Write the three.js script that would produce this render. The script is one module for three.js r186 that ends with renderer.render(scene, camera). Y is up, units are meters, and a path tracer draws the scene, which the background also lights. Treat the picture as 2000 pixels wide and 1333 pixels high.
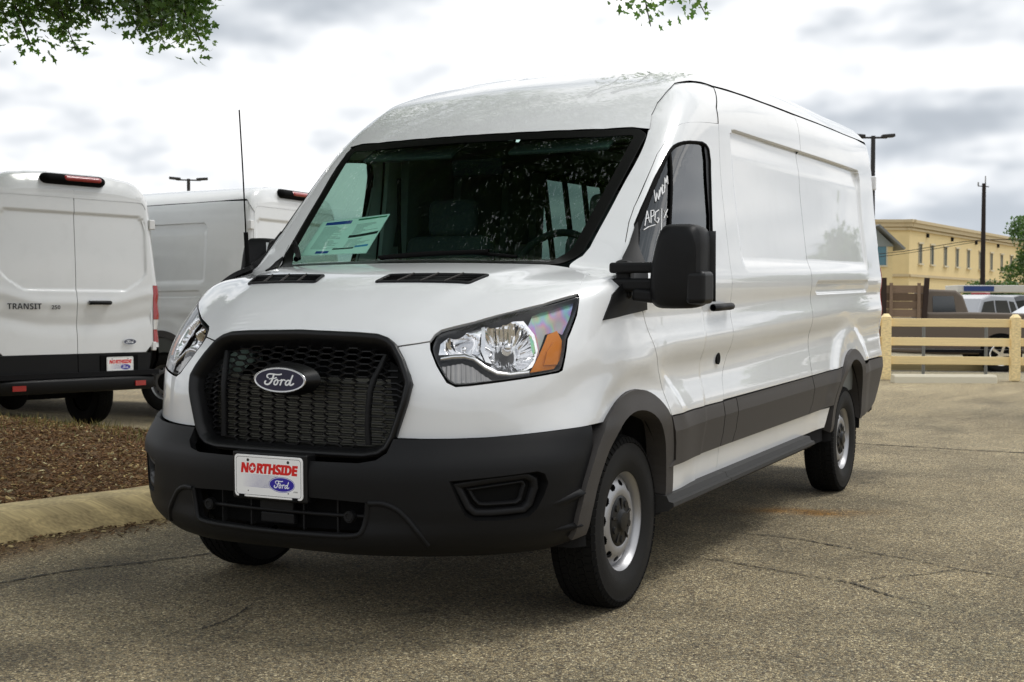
import * as THREE from 'three';
import { mergeGeometries } from 'three/addons/utils/BufferGeometryUtils.js';
import { ImprovedNoise } from 'three/addons/math/ImprovedNoise.js';
import { RoundedBoxGeometry } from 'three/addons/geometries/RoundedBoxGeometry.js';

// ---------------------------------------------------------------- camera, sky, sun, exposure
const scene = new THREE.Scene();
const camera = new THREE.PerspectiveCamera(29.207, 1024 / 682, 0.1, 900);
camera.position.set(2.952, 1.201, 4.836);
camera.rotation.set(-0.0271, 0.476, 0.005, 'YXZ');
camera.focus = 6.0; camera.userData.fStop = 8;
scene.add(camera);
const renderer = new THREE.WebGLRenderer({ antialias: true });
renderer.setSize(1024, 682);
renderer.toneMapping = THREE.LinearToneMapping;
renderer.toneMappingExposure = 1.12;
renderer.shadowMap.enabled = true;
renderer.shadowMap.type = THREE.PCFSoftShadowMap;
const SUN = new THREE.Vector3(0.35, 0.86, -0.36).normalize();
const sun = new THREE.DirectionalLight(new THREE.Color(1.0, 0.975, 0.94), 1.5);
sun.position.copy(SUN).multiplyScalar(40); sun.castShadow = true; sun.shadow.radius = 34;
sun.shadow.mapSize.set(2048, 2048);
Object.assign(sun.shadow.camera, { left: -18, right: 18, top: 18, bottom: -18, near: 1, far: 120 });
scene.add(sun, sun.target);

const P3 = new ImprovedNoise();
function fbm(x, y, z, o = 4, g = 0.5) { let s = 0, a = 1, t = 0; for (let i = 0; i < o; i++) { s += a * P3.noise(x, y, z); t += a; a *= g; x = x * 2.03 + 7.1; y = y * 2.03 + 3.7; z = z * 2.03 + 1.3; } return s / t; }
function rng(seed) { let a = seed >>> 0; return () => { a = (a + 0x6D2B79F5) | 0; let t = Math.imul(a ^ (a >>> 15), 1 | a); t = (t + Math.imul(t ^ (t >>> 7), 61 | t)) ^ t; return ((t ^ (t >>> 14)) >>> 0) / 4294967296; }; }
{ // overcast sky: a bright grey deck with darker bellies, brighter overhead
  const W = 1536, H = 768, D = new Float32Array(W * H * 4);
  for (let j = 0; j < H; j++) for (let i = 0; i < W; i++) {
    const u = (i + 0.5) / W, v = (j + 0.5) / H, el = (v - 0.5) * Math.PI, az = (u - 0.5) * Math.PI * 2;
    const y = Math.sin(el), c = Math.cos(el), x = c * Math.cos(az), z = c * Math.sin(az), k = (i + j * W) * 4;
    const s = 1 / (Math.max(y, 0) + 0.16), px = x * s + 13.7, pz = z * s + 18.6;
    const warp = fbm(px * 0.5 + 4, pz * 0.5, 2.2, 3);
    const n1 = fbm(px * 0.34 + warp * 0.6, pz * 0.5 - warp, 0.7, 4, 0.5), n2 = fbm(px * 0.9 + warp, pz * 1.3 + warp, 5.1, 5, 0.52), n3 = fbm(px * 3.1 + warp, pz * 3.1, 8.2, 4, 0.55);
    const n4 = fbm(px * 8 + warp * 2, pz * 9, 3.3, 4, 0.6);
    let d = 0.6 + 1.35 * n1 + 0.9 * n2 + 0.8 * n3 + 0.45 * n4;          // 0 = dark belly, 1 = bright cloud
    d = Math.min(Math.max(d, 0), 1); d = d * d * (3 - 2 * d);
    const b = (0.47 + 0.6 * d) * (0.98 + 0.22 * Math.max(y, 0)), cool = 1 - d;
    const hz = Math.exp(-Math.max(y, 0) * 11) * 0.5, m = b * (1 - hz) + 0.95 * hz;
    const below = y < 0 ? 0.25 : 1;
    D[k] = m * (1 - 0.12 * cool) * below; D[k + 1] = m * (1 - 0.04 * cool) * below; D[k + 2] = m * (1 + 0.06 * cool) * below; D[k + 3] = 1;
  }
  const sky = new THREE.DataTexture(D, W, H, THREE.RGBAFormat, THREE.FloatType);
  sky.mapping = THREE.EquirectangularReflectionMapping; sky.magFilter = sky.minFilter = THREE.LinearFilter; sky.wrapS = THREE.RepeatWrapping; sky.needsUpdate = true;
  scene.background = sky; scene.environment = sky;
}

// ---------------------------------------------------------------- naming and grouping
const used = {};
function numbered(n) { const k = used[n] = (used[n] || 0) + 1; return k === 1 ? n : `${n}_${String(k - 1).padStart(3, '0')}`; }
function thing(name, label, category, pos = [0, 0, 0], turn = 0, group) {
  const o = new THREE.Group(); o.name = numbered(name); o.position.set(...pos); o.rotation.y = turn; o.userData = { label, category };
  if (group) o.userData.group = group; scene.add(o); return o;
}
function mesh(name, geo, mat, parent) { const m = new THREE.Mesh(geo, mat); m.name = name; m.castShadow = m.receiveShadow = true; parent.add(m); return m; }
function structure(name, geo, mat, pos) { const m = mesh(numbered(name), geo, mat, scene); m.userData.kind = 'structure'; if (pos) m.position.set(...pos); return m; }
function merge(list) { list = list.filter(Boolean).map(g => { const q = g.index ? g.toNonIndexed() : g; for (const k of Object.keys(q.attributes)) if (!['position', 'normal', 'uv'].includes(k)) q.deleteAttribute(k); if (!q.attributes.uv) q.setAttribute('uv', new THREE.BufferAttribute(new Float32Array(q.attributes.position.count * 2), 2)); return q; }); return mergeGeometries(list); }
const at = (g, x, y, z, rx = 0, ry = 0, rz = 0) => g.applyMatrix4(new THREE.Matrix4().compose(new THREE.Vector3(x, y, z), new THREE.Quaternion().setFromEuler(new THREE.Euler(rx, ry, rz)), new THREE.Vector3(1, 1, 1)));
const box = (w, h, d, x, y, z, rx, ry, rz) => at(new THREE.BoxGeometry(w, h, d), x, y, z, rx, ry, rz);
const rbox = (w, h, d, r, x, y, z, rx, ry, rz) => at(new RoundedBoxGeometry(w, h, d, 2, r), x, y, z, rx, ry, rz);
const cyl = (r0, r1, h, n, x, y, z, rx, ry, rz) => at(new THREE.CylinderGeometry(r0, r1, h, n), x, y, z, rx, ry, rz);
const tube = (pts, r, n = 24, m = 8) => new THREE.TubeGeometry(new THREE.CatmullRomCurve3(pts.map(p => new THREE.Vector3(...p))), n, r, m);
const lathe = (pts, n = 48) => new THREE.LatheGeometry(pts.map(p => new THREE.Vector2(...p)), n);
function bar(a, b, w, h = w) { // a square bar from a to b
  const A = new THREE.Vector3(...a), B = new THREE.Vector3(...b), d = B.clone().sub(A), g = new THREE.BoxGeometry(w, d.length(), h);
  return g.applyMatrix4(new THREE.Matrix4().compose(A.add(B).multiplyScalar(0.5), new THREE.Quaternion().setFromUnitVectors(new THREE.Vector3(0, 1, 0), d.normalize()), new THREE.Vector3(1, 1, 1)));
}
const std = (r, g, b, rough, metal = 0, extra = {}) => new THREE.MeshStandardMaterial({ color: new THREE.Color().setRGB(r, g, b), roughness: rough, metalness: metal, ...extra });
const phy = (r, g, b, rough, metal = 0, extra = {}) => new THREE.MeshPhysicalMaterial({ color: new THREE.Color().setRGB(r, g, b), roughness: rough, metalness: metal, ...extra });
function canvasTex(w, h, draw) { const c = document.createElement('canvas'); c.width = w; c.height = h; draw(c.getContext('2d'), w, h); const t = new THREE.CanvasTexture(c); t.colorSpace = THREE.SRGBColorSpace; t.anisotropy = 4; return t; }
function noiseTex(n, f, srgb = true, repeat = 1) { // f(u, v) -> [r, g, b] 0..1 linear unless srgb
  const D = new Uint8Array(n * n * 4);
  for (let j = 0; j < n; j++) for (let i = 0; i < n; i++) { const c = f((i + 0.5) / n, (j + 0.5) / n), k = (i + j * n) * 4; for (let q = 0; q < 3; q++) D[k + q] = Math.min(255, Math.max(0, c[q] * 255)); D[k + 3] = 255; }
  const t = new THREE.DataTexture(D, n, n, THREE.RGBAFormat); t.magFilter = THREE.LinearFilter; t.minFilter = THREE.LinearMipmapLinearFilter; t.generateMipmaps = true; t.wrapS = t.wrapT = THREE.RepeatWrapping; t.repeat.set(repeat, repeat); if (srgb) t.colorSpace = THREE.SRGBColorSpace; t.needsUpdate = true; return t;
}
// ---------------------------------------------------------------- van body surface (metres; y up, z to the front, x to the driver's side)
function pchip(P) {
  const n = P.length, h = [], d = [], m = [];
  for (let i = 0; i < n - 1; i++) { h[i] = P[i + 1][0] - P[i][0]; d[i] = (P[i + 1][1] - P[i][1]) / h[i]; }
  m[0] = d[0]; m[n - 1] = d[n - 2];
  for (let i = 1; i < n - 1; i++) m[i] = d[i - 1] * d[i] <= 0 ? 0 : 3 * (h[i - 1] + h[i]) / ((2 * h[i] + h[i - 1]) / d[i - 1] + (h[i] + 2 * h[i - 1]) / d[i]);
  return t => {
    if (t <= P[0][0]) return P[0][1] + m[0] * (t - P[0][0]);
    if (t >= P[n - 1][0]) return P[n - 1][1] + m[n - 1] * (t - P[n - 1][0]);
    let i = 0; while (t > P[i + 1][0]) i++;
    const s = (t - P[i][0]) / h[i], s2 = s * s, s3 = s2 * s;
    return (2 * s3 - 3 * s2 + 1) * P[i][1] + (s3 - 2 * s2 + s) * h[i] * m[i] + (3 * s2 - 2 * s3) * P[i + 1][1] + (s3 - s2) * h[i] * m[i + 1];
  };
}
// a curve through points, its corners softened over the width `soft`
function curve(P, soft = 0.02) {
  P = [...P].sort((a, b) => a[0] - b[0]);
  const f = pchip(P), a = P[0][0] - 0.3, b = P[P.length - 1][0] + 0.3, N = 900, st = (b - a) / N, T = new Float64Array(N + 1);
  for (let i = 0; i <= N; i++) { let s = 0, w = 0; for (let k = -6; k <= 6; k++) { const g = Math.exp(-k * k / 9); s += g * f(a + i * st + k / 4 * soft); w += g; } T[i] = s / w; }
  return t => { const u = Math.min(Math.max((t - a) / st, 1), N - 2.001), i = Math.floor(u), s = u - i, p0 = T[i - 1], p1 = T[i], p2 = T[i + 1], p3 = T[i + 2];
    return p1 + 0.5 * s * (p2 - p0 + s * (2 * p0 - 5 * p1 + 4 * p2 - p3 + s * (3 * (p1 - p2) + p3 - p0))); };
}
const smax = (a, b, k) => { const h = Math.max(k - Math.abs(a - b), 0) / k; return Math.max(a, b) + h * h * k / 4; };
const smin = (a, b, k) => -smax(-a, -b, k);
const sst = (a, b, x) => { const t = Math.min(Math.max((x - a) / (b - a), 0), 1); return t * t * (3 - 2 * t); };
const ZC = -0.3;
const planR = curve([[-90, 1.02], [-60, 1.148], [-20, 1.247], [0, 1.205], [20.9, 1.247], [29.4, 1.272], [36.4, 1.276], [42, 1.268], [47, 1.25], [52.6, 1.214], [58.7, 1.168], [65.8, 1.108], [73.5, 1.06], [84.4, 1.026], [95, 1.018], [120, 1.018]].slice(2), 3);
const sideW = curve([[0.2, -0.12], [0.3, -0.075], [0.38, -0.05], [0.5, -0.04], [0.66, -0.014], [0.74, 0.0], [0.8, -0.01], [0.87, -0.024], [0.93, -0.02], [1.0, -0.002], [1.04, 0.0], [1.1, -0.01], [1.17, -0.015], [1.25, -0.006], [1.3, -0.004], [1.365, -0.014], [1.6, -0.044], [1.8, -0.066], [2.05, -0.083], [2.25, -0.115], [2.4, -0.165], [2.6, -0.3]], 0.028);
const frontA = curve([[0.2, -0.04], [0.45, 0.0], [0.7, 0.005], [0.9, 0], [0.95, -0.008], [1.0, -0.025], [1.1, -0.055], [1.2, -0.11], [1.4, -0.24]], 0.04);
const hoodC = curve([[1.1, 0.9], [1.0, 0.985], [0.9, 1.07], [0.8, 1.155], [0.7, 1.222], [0.54, 1.297], [0.43, 1.333], [0.25, 1.366], [0.0, 1.395], [-0.4, 1.42]], 0.03);
const cabC = curve([[0.6, 0.93], [0.1, 1.362], [-0.25, 1.69], [-0.556, 1.97], [-0.7, 2.08], [-0.82, 2.155], [-0.95, 2.225], [-1.1, 2.28], [-1.3, 2.338], [-1.6, 2.4], [-2.0, 2.445], [-2.5, 2.468], [-3.5, 2.476], [-5.0, 2.46]], 0.05);
const rrect = (u, v, u0, u1, v0, v1, r) => { const a = Math.abs(u - (u0 + u1) / 2) - (u1 - u0) / 2 + r, b = Math.abs(v - (v0 + v1) / 2) - (v1 - v0) / 2 + r; return Math.min(Math.max(a, b), 0) + Math.hypot(Math.max(a, 0), Math.max(b, 0)) - r; };
// relief pressed into the side
function sideRelief(y, z) {
  let d = 0;
  if (y > 1.25 && z < -1.2) {
    const q = rrect(z, y, -4.36, -1.44, 1.362, 2.046, 0.07), top = sst(1.9, 2.02, y), w = 0.05 * (1 - top) + 0.005 * top;
    d -= (0.015 + 0.012 * top) * sst(w * 0.2, -w, q);
  }
  const rf = Math.hypot(z, y - 0.36), rr = Math.hypot(z + 3.75, (y - 0.33) * (y > 0.6 ? 0.95 : 1));
  if (y > 0.25) { d += 0.016 * sst(0.80, 0.53, rf) * sst(0.25, 0.4, y); d += 0.014 * sst(0.74, 0.53, rr) * sst(0.25, 0.4, y); d += sst(0.62, 0.8, y) * (0.009 * Math.exp(-Math.pow((rf - 0.6) / 0.045, 2)) + 0.009 * Math.exp(-Math.pow((rr - 0.6) / 0.045, 2))); }
  // long pressed line along the flank, rising to the rear
  const up = 0.93 + 0.03 * Math.min(-z, 4), fade = sst(0.1, -0.5, z) * sst(-4.3, -3.6, z);
  d += fade * (0.005 * Math.exp(-Math.pow((y - up - 0.1) / 0.05, 2)) - 0.005 * Math.exp(-Math.pow((y - up + 0.03) / 0.06, 2)));
  if (z < -2.6 && z > -4.5) { const q = rrect(z, y, -4.3, -2.86, 1.215, 1.29, 0.03); d -= 0.014 * sst(0.006, -0.012, q); }
  return d;
}
function sideF(x, y, z) {
  const ax = Math.abs(x);
  if (z >= ZC) {
    const th = Math.atan2(ax, z - ZC) * 180 / Math.PI, ws = sst(25, 75, th), wf = sst(70, 15, th);
    let lower = 0; if (y < 0.5) lower = -0.22 * Math.pow(0.5 - y, 1.5) * sst(80, 45, th) * sst(12, 35, th) * 3;
    return Math.hypot(ax, z - ZC) - planR(th) - frontA(y) * wf - sideW(y) * ws - (th > 40 ? sideRelief(y, z) * sst(40, 55, th) : 0) - lower;
  }
  return ax - 1.02 - sideW(y < 1.3 && y > 0.78 ? y - 0.045 * sst(-0.6, -3.4, z) * sst(1.3, 1.15, y) * sst(0.78, 0.9, y) : y) - sideRelief(y, z) + 0.035 * Math.pow(Math.max(-z - 3.2, 0) / 1.7, 2);
}
function bodyF(x, y, z) {
  const s = sideF(x, y, z);
  const rear = -z - 4.95 + 0.03 * sst(1.4, 2.5, y);
  const sc = 0.135 * Math.pow(Math.min(Math.abs(x), 1) / 0.8, 2), wz = sst(-2.2, -0.6, z);
  const ct = y - cabC(z + sc * wz) + 0.05 * Math.pow(x / 0.8, 2) * (1 - wz) + 0.0;
  let rib = 0; if (z < -1 && y > 2.2) { const q = Math.abs(Math.abs(x) - 0.36); rib = 0.006 * sst(0.17, 0.11, q) * sst(-1.05, -1.6, z) * sst(2.2, 2.26, y); }
  const slope = 0.74 + 0.26 * sst(-0.6, -1.3, z);
  let cab = smax(s, (ct - rib) * slope, 0.1 + 0.16 * sst(-0.5, -1.6, z) - 0.06 * sst(-4, -4.9, z));
  cab = smax(cab, rear, 0.1);
  if (z < -0.9) return cab;
  const hoodT = (y - hoodC(z + 0.16 * Math.pow(x / 0.8, 2)) + 0.012 * Math.pow(x / 0.8, 4) + 0.016 * sst(-0.03, 0.1, Math.abs(x) - (0.4 + 0.38 * (0.8 - z))) * sst(0.95, 0.75, z)) * 0.9;
  return smin(cab, smax(smax(s, hoodT, 0.16 + 0.06 * sst(0.3, 0.9, Math.abs(x)) * sst(0.0, 0.6, z) - 0.08 * sst(0.5, 0.0, z)), -0.8 - z, 0.01), 0.03);
}
function bodyN(x, y, z, f = bodyF, e = 0.0025) {
  const n = [f(x + e, y, z) - f(x - e, y, z), f(x, y + e, z) - f(x, y - e, z), f(x, y, z + e) - f(x, y, z - e)], l = Math.hypot(...n) || 1;
  return n.map(v => v / l);
}
// ways to lay a flat drawing on the body: (u, v) -> a ray from outside inwards
const S2 = Math.SQRT1_2;
const LAY = {
  side: { ray: (u, v) => [[1.6, v, u], [-1, 0, 0]], back: p => [p[2], p[1]] },               // u = z, v = y
  top: { ray: (u, v) => [[u, 3.2, v], [0, -1, 0]], back: p => [p[0], p[2]] },                // u = x, v = z
  nose: { ray: (u, v) => [[u, v * S2 + 1.2, -v * S2 + 1.2], [0, -S2, -S2]], back: p => [p[0], ((p[1] - 1.2) - (p[2] - 1.2)) * S2] },
  wrap: { ray: (u, v) => { const a = u; return [[Math.sin(a) * 1.9, v, ZC + Math.cos(a) * 1.9], [-Math.sin(a), 0, -Math.cos(a)]]; }, back: p => [Math.atan2(p[0], p[2] - ZC), p[1]] },
  barrel: { ray: (u, v) => [[Math.sin(u) * 1.9, 1.5 + Math.cos(u) * 1.9, v], [-Math.sin(u), -Math.cos(u), 0]], back: p => [Math.atan2(p[0], p[1] - 1.5), p[2]] },
  rear: { ray: (u, v) => [[u, v, -6], [0, 0, 1]], back: p => [p[0], p[1]] },                 // u = x, v = y
};
function hitRay(o, d, f = bodyF, t1 = 2.6) {
  let t = 0, a = f(o[0], o[1], o[2]);
  for (let i = 0; i < 60; i++) {
    const st = Math.max(Math.min(a * 0.7, 0.2), 0.02), tn = t + st, b = f(o[0] + d[0] * tn, o[1] + d[1] * tn, o[2] + d[2] * tn);
    if (b <= 0) { let lo = t, hi = tn; for (let k = 0; k < 14; k++) { const m = (lo + hi) / 2; f(o[0] + d[0] * m, o[1] + d[1] * m, o[2] + d[2] * m) > 0 ? lo = m : hi = m; } return [o[0] + d[0] * hi, o[1] + d[1] * hi, o[2] + d[2] * hi]; }
    t = tn; a = b; if (t > t1) break;
  }
  return null;
}
const bumpB = curve([[0.2, 0.0], [0.3, 0.03], [0.36, 0.082], [0.4, 0.09], [0.46, 0.08], [0.6, 0.085], [0.655, 0.078], [0.7, 0.05], [0.74, 0.02], [0.78, 0.004], [0.9, 0]], 0.018);
// the bumper stands proud of the body
function bumperF(x, y, z) {
  const th = Math.atan2(Math.abs(x), z - ZC) * 180 / Math.PI;
  return sideF(x, y, z) - bumpB(y) * (0.78 + 0.37 * sst(38, 8, th)) * sst(62, 44, th) - 0.012 * sst(66, 56, th) * sst(0.8, 0.74, y);
}
// outlines measured on the body: [u, v] in the layout named beside each
const OUT = {
  windshield: [[0, 1.803], [0.15, 1.806], [0.3, 1.816], [0.45, 1.833], [0.6, 1.856], [0.725, 1.889], [0.763, 1.888], [0.806, 1.852], [0.794, 1.623], [0.781, 1.417], [0.767, 1.202], [0.757, 1.065], [0.741, 1.026], [0.717, 0.988], [0.678, 0.918], [0.62, 0.909], [0.5, 0.891], [0.3, 0.88], [0, 0.875]], // nose
  hood: [[0, 0.218], [0.242, 0.22], [0.331, 0.22], [0.376, 0.211], [0.409, 0.194], [0.468, 0.218], [0.518, 0.241], [0.526, 0.275], [0.541, 0.299], [0.637, 0.368], [0.742, 0.466], [0.822, 0.551], [0.908, 0.675], [0.88, 0.792], [0.85, 0.868], [0.868, 0.87], [0.8, 0.942], [0.72, 0.928], [0.62, 0.902], [0.5, 0.885], [0.3, 0.874], [0, 0.87]], // nose
  ventR: [[0.141, 0.544], [0.157, 0.626], [0.56, 0.677], [0.526, 0.581]], // nose
  lamp: [[0.466, 1.056], [0.47, 1.083], [0.483, 1.113], [0.508, 1.123], [0.598, 1.15], [0.711, 1.186], [0.848, 1.213], [0.988, 1.248], [0.947, 1.176], [0.905, 1.112], [0.891, 1.09], [0.859, 0.98], [0.846, 0.973], [0.73, 0.956], [0.573, 0.935], [0.537, 0.932], [0.514, 0.947], [0.486, 1.002]], // wrap
  fender: [[0.358, 1.068], [0.412, 1.077], [0.46, 1.086], [0.463, 1.056], [0.483, 1.001], [0.512, 0.944], [0.537, 0.929], [0.575, 0.932], [0.73, 0.953], [0.848, 0.97], [0.862, 0.977], [0.894, 1.09], [0.908, 1.11], [0.95, 1.176], [0.982, 1.244], [0.984, 1.277], [1.02, 1.31], [1.122, 1.347], [1.184, 1.372], [1.23, 1.389], [1.272, 1.406], [1.347, 1.453], [1.39, 1.48], [1.385, 1.467], [1.389, 1.443], [1.364, 1.396], [1.333, 1.361], [1.277, 1.279], [1.354, 1.184], [1.412, 1.15], [1.471, 1.05], [1.531, 0.95], [1.596, 0.85], [1.646, 0.745], [1.569, 0.74], [1.533, 0.771], [1.495, 0.799], [1.454, 0.823], [1.411, 0.842], [1.368, 0.857], [1.324, 0.866], [1.28, 0.871], [1.237, 0.871], [1.196, 0.867], [1.156, 0.857], [1.119, 0.842], [1.085, 0.823], [1.053, 0.8], [1.024, 0.772], [0.961, 0.769], [0.829, 0.76], [0.717, 0.752], [0.622, 0.746], [0.522, 0.743], [0.443, 0.742], [0.362, 0.743], [0.384, 0.807], [0.402, 0.875], [0.414, 0.935], [0.405, 0.968], [0.385, 1.016]], // wrap
  bumperTop: [[0.367, 0.746], [0.445, 0.745], [0.522, 0.746], [0.619, 0.749], [0.713, 0.755], [0.825, 0.761], [0.96, 0.769]], // wrap
  grilleOut: [[0, 1.112], [0.217, 1.106], [0.295, 1.101], [0.332, 1.089], [0.358, 1.068], [0.385, 1.02], [0.403, 0.974], [0.414, 0.935], [0.403, 0.873], [0.385, 0.807], [0.368, 0.746], [0.349, 0.704], [0.321, 0.68], [0.274, 0.669], [0, 0.668]], // wrap
  grilleIn: [[0, 1.085], [0.223, 1.083], [0.292, 1.077], [0.311, 1.066], [0.33, 1.041], [0.351, 1.005], [0.37, 0.964], [0.378, 0.934], [0.371, 0.893], [0.355, 0.825], [0.339, 0.771], [0.326, 0.738], [0.311, 0.721], [0.279, 0.709], [0, 0.7]], // wrap
  intake: [[0, 0.535], [0.186, 0.531], [0.3, 0.524], [0.297, 0.483], [0.291, 0.437], [0.28, 0.417], [0.26, 0.407], [0.185, 0.407], [0, 0.39]], // wrap
  fogOut: [[0.517, 0.605], [0.594, 0.613], [0.754, 0.629], [0.775, 0.618], [0.786, 0.585], [0.774, 0.54], [0.753, 0.492], [0.73, 0.466], [0.67, 0.458], [0.581, 0.462], [0.558, 0.48], [0.538, 0.534]], // wrap
  fogIn: [[0.547, 0.579], [0.627, 0.594], [0.724, 0.604], [0.742, 0.59], [0.745, 0.567], [0.731, 0.513], [0.717, 0.496], [0.628, 0.491], [0.587, 0.493], [0.571, 0.514]], // wrap
  fogCore: [[0.563, 0.573], [0.627, 0.583], [0.717, 0.595], [0.725, 0.578], [0.714, 0.524], [0.7, 0.512], [0.614, 0.51], [0.594, 0.513], [0.58, 0.532]], // wrap
  pillar: [[-0.682, 1.96], [-0.507, 1.804], [-0.355, 1.666], [-0.196, 1.52], [-0.099, 1.431], [-0.067, 1.399], [-0.05, 1.36], [-0.1, 1.35], [-0.15, 1.38], [-0.18, 1.462], [-0.264, 1.548], [-0.328, 1.61], [-0.408, 1.684], [-0.593, 1.854], [-0.711, 1.947], [-0.754, 1.976], [-0.79, 1.995], [-0.835, 2.011], [-0.896, 2.022], [-1.021, 2.035], [-1.263, 2.053], [-1.29, 2.131], [-1.453, 2.255], [-1.477, 2.305], [-1.347, 2.304], [-1.114, 2.237], [-0.973, 2.173], [-0.874, 2.114], [-0.784, 2.05]], // side
  door: [[-0.178, 1.46], [-0.263, 1.547], [-0.328, 1.61], [-0.408, 1.683], [-0.592, 1.853], [-0.71, 1.946], [-0.753, 1.975], [-0.789, 1.994], [-0.834, 2.01], [-0.895, 2.021], [-1.02, 2.034], [-1.262, 2.051], [-1.25, 1.95], [-1.245, 1.8], [-1.24, 1.6], [-1.235, 1.2], [-1.23, 0.98], [-1.2, 0.92], [-1.13, 0.84], [-1.09, 0.735], [-0.34, 0.738], [-0.277, 0.85], [-0.213, 0.95], [-0.153, 1.05], [-0.088, 1.184], [-0.005, 1.279], [-0.078, 1.361], [-0.108, 1.392]], // side
  glass: [[-0.265, 1.532], [-0.346, 1.607], [-0.499, 1.744], [-0.612, 1.838], [-0.659, 1.873], [-0.693, 1.894], [-0.729, 1.908], [-0.778, 1.919], [-0.841, 1.927], [-1.004, 1.937], [-1.061, 1.93], [-1.095, 1.914], [-1.108, 1.86], [-1.089, 1.751], [-1, 1.4], [-0.98, 1.385], [-0.95, 1.375], [-0.12, 1.36]], // side
  triangle: [[0.255, 1.152], [0.165, 1.25], [-0.082, 1.365], [-0.174, 1.449], [-0.257, 1.529], [-0.275, 1.543], [-0.194, 1.445], [-0.14, 1.36], [-0.083, 1.278], [-0.12, 1.185]], // side
};
// ---------------------------------------------------------------- panels: a flat outline laid on the body surface, with thickness and turned edges
const sym = half => [...half, ...half.slice().reverse().filter(p => Math.abs(p[0]) > 1e-3).map(p => [-p[0], p[1]])];
function area(p) { let s = 0; for (let i = 0; i < p.length; i++) { const a = p[i], b = p[(i + 1) % p.length]; s += a[0] * b[1] - b[0] * a[1]; } return s / 2; }
function inset(p, d, su = 1) { // su: metres per unit of u
  const s = area(p) > 0 ? 1 : -1, n = p.length;
  return p.map((q, i) => { const a = p[(i + n - 1) % n], b = p[(i + 1) % n];
    let e0 = [(q[0] - a[0]) * su, q[1] - a[1]], e1 = [(b[0] - q[0]) * su, b[1] - q[1]]; const l0 = Math.hypot(...e0) || 1, l1 = Math.hypot(...e1) || 1;
    const n0 = [-e0[1] / l0 * s, e0[0] / l0 * s], n1 = [-e1[1] / l1 * s, e1[0] / l1 * s]; let m = [n0[0] + n1[0], n0[1] + n1[1]]; const l = Math.hypot(...m) || 1, k = Math.min(2 / l, 2) * d;
    return [q[0] + m[0] / l * k / su, q[1] + m[1] / l * k]; });
}
function refine(p, step, su = 1) { const o = []; for (let i = 0; i < p.length; i++) { const a = p[i], b = p[(i + 1) % p.length], n = Math.max(1, Math.ceil(Math.hypot((b[0] - a[0]) * su, b[1] - a[1]) / step)); for (let k = 0; k < n; k++) o.push([a[0] + (b[0] - a[0]) * k / n, a[1] + (b[1] - a[1]) * k / n]); } return o; }
function rounded(p, r, su = 1) { // soften the corners of an outline
  const o = [], n = p.length;
  for (let i = 0; i < n; i++) { const q = p[i], a = p[(i + n - 1) % n], b = p[(i + 1) % n], la = Math.hypot((a[0] - q[0]) * su, a[1] - q[1]), lb = Math.hypot((b[0] - q[0]) * su, b[1] - q[1]), ka = Math.min(r / la, 0.48), kb = Math.min(r / lb, 0.48);
    const A = [q[0] + (a[0] - q[0]) * ka, q[1] + (a[1] - q[1]) * ka], B = [q[0] + (b[0] - q[0]) * kb, q[1] + (b[1] - q[1]) * kb];
    for (let k = 0; k <= 4; k++) { const t = k / 4; o.push([(1 - t) * (1 - t) * A[0] + 2 * t * (1 - t) * q[0] + t * t * B[0], (1 - t) * (1 - t) * A[1] + 2 * t * (1 - t) * q[1] + t * t * B[1]]); } }
  return o;
}
function withHole(outer, hole) { // one outline with a slit to the hole
  let o = area(outer) > 0 ? outer : outer.slice().reverse(), h = area(hole) < 0 ? hole : hole.slice().reverse(), best = [0, 0, 1e9];
  for (let i = 0; i < o.length; i++) for (let j = 0; j < h.length; j++) { const d = Math.hypot(o[i][0] - h[j][0], o[i][1] - h[j][1]); if (d < best[2]) best = [i, j, d]; }
  const [i, j] = best; const r = [...o.slice(0, i + 1), ...h.slice(j), ...h.slice(0, j + 1), ...o.slice(i)]; r.slit = true; return r;
}
function clipCell(p, u0, u1, v0, v1) {
  for (const [ax, val, sg] of [[0, u0, 1], [0, u1, -1], [1, v0, 1], [1, v1, -1]]) {
    const o = []; const n = p.length; if (!n) return o;
    for (let i = 0; i < n; i++) { const a = p[i], b = p[(i + 1) % n], da = (a[ax] - val) * sg, db = (b[ax] - val) * sg;
      if (da >= 0) o.push(a); if ((da >= 0) !== (db >= 0)) { const t = da / (da - db); o.push([a[0] + (b[0] - a[0]) * t, a[1] + (b[1] - a[1]) * t]); } }
    p = o;
  }
  return p;
}
function inPoly(p, u, v) { let c = false; for (let i = 0, j = p.length - 1; i < p.length; j = i++) if ((p[i][1] > v) !== (p[j][1] > v) && u < (p[j][0] - p[i][0]) * (v - p[i][1]) / (p[j][1] - p[i][1]) + p[i][0]) c = !c; return c; }
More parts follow.
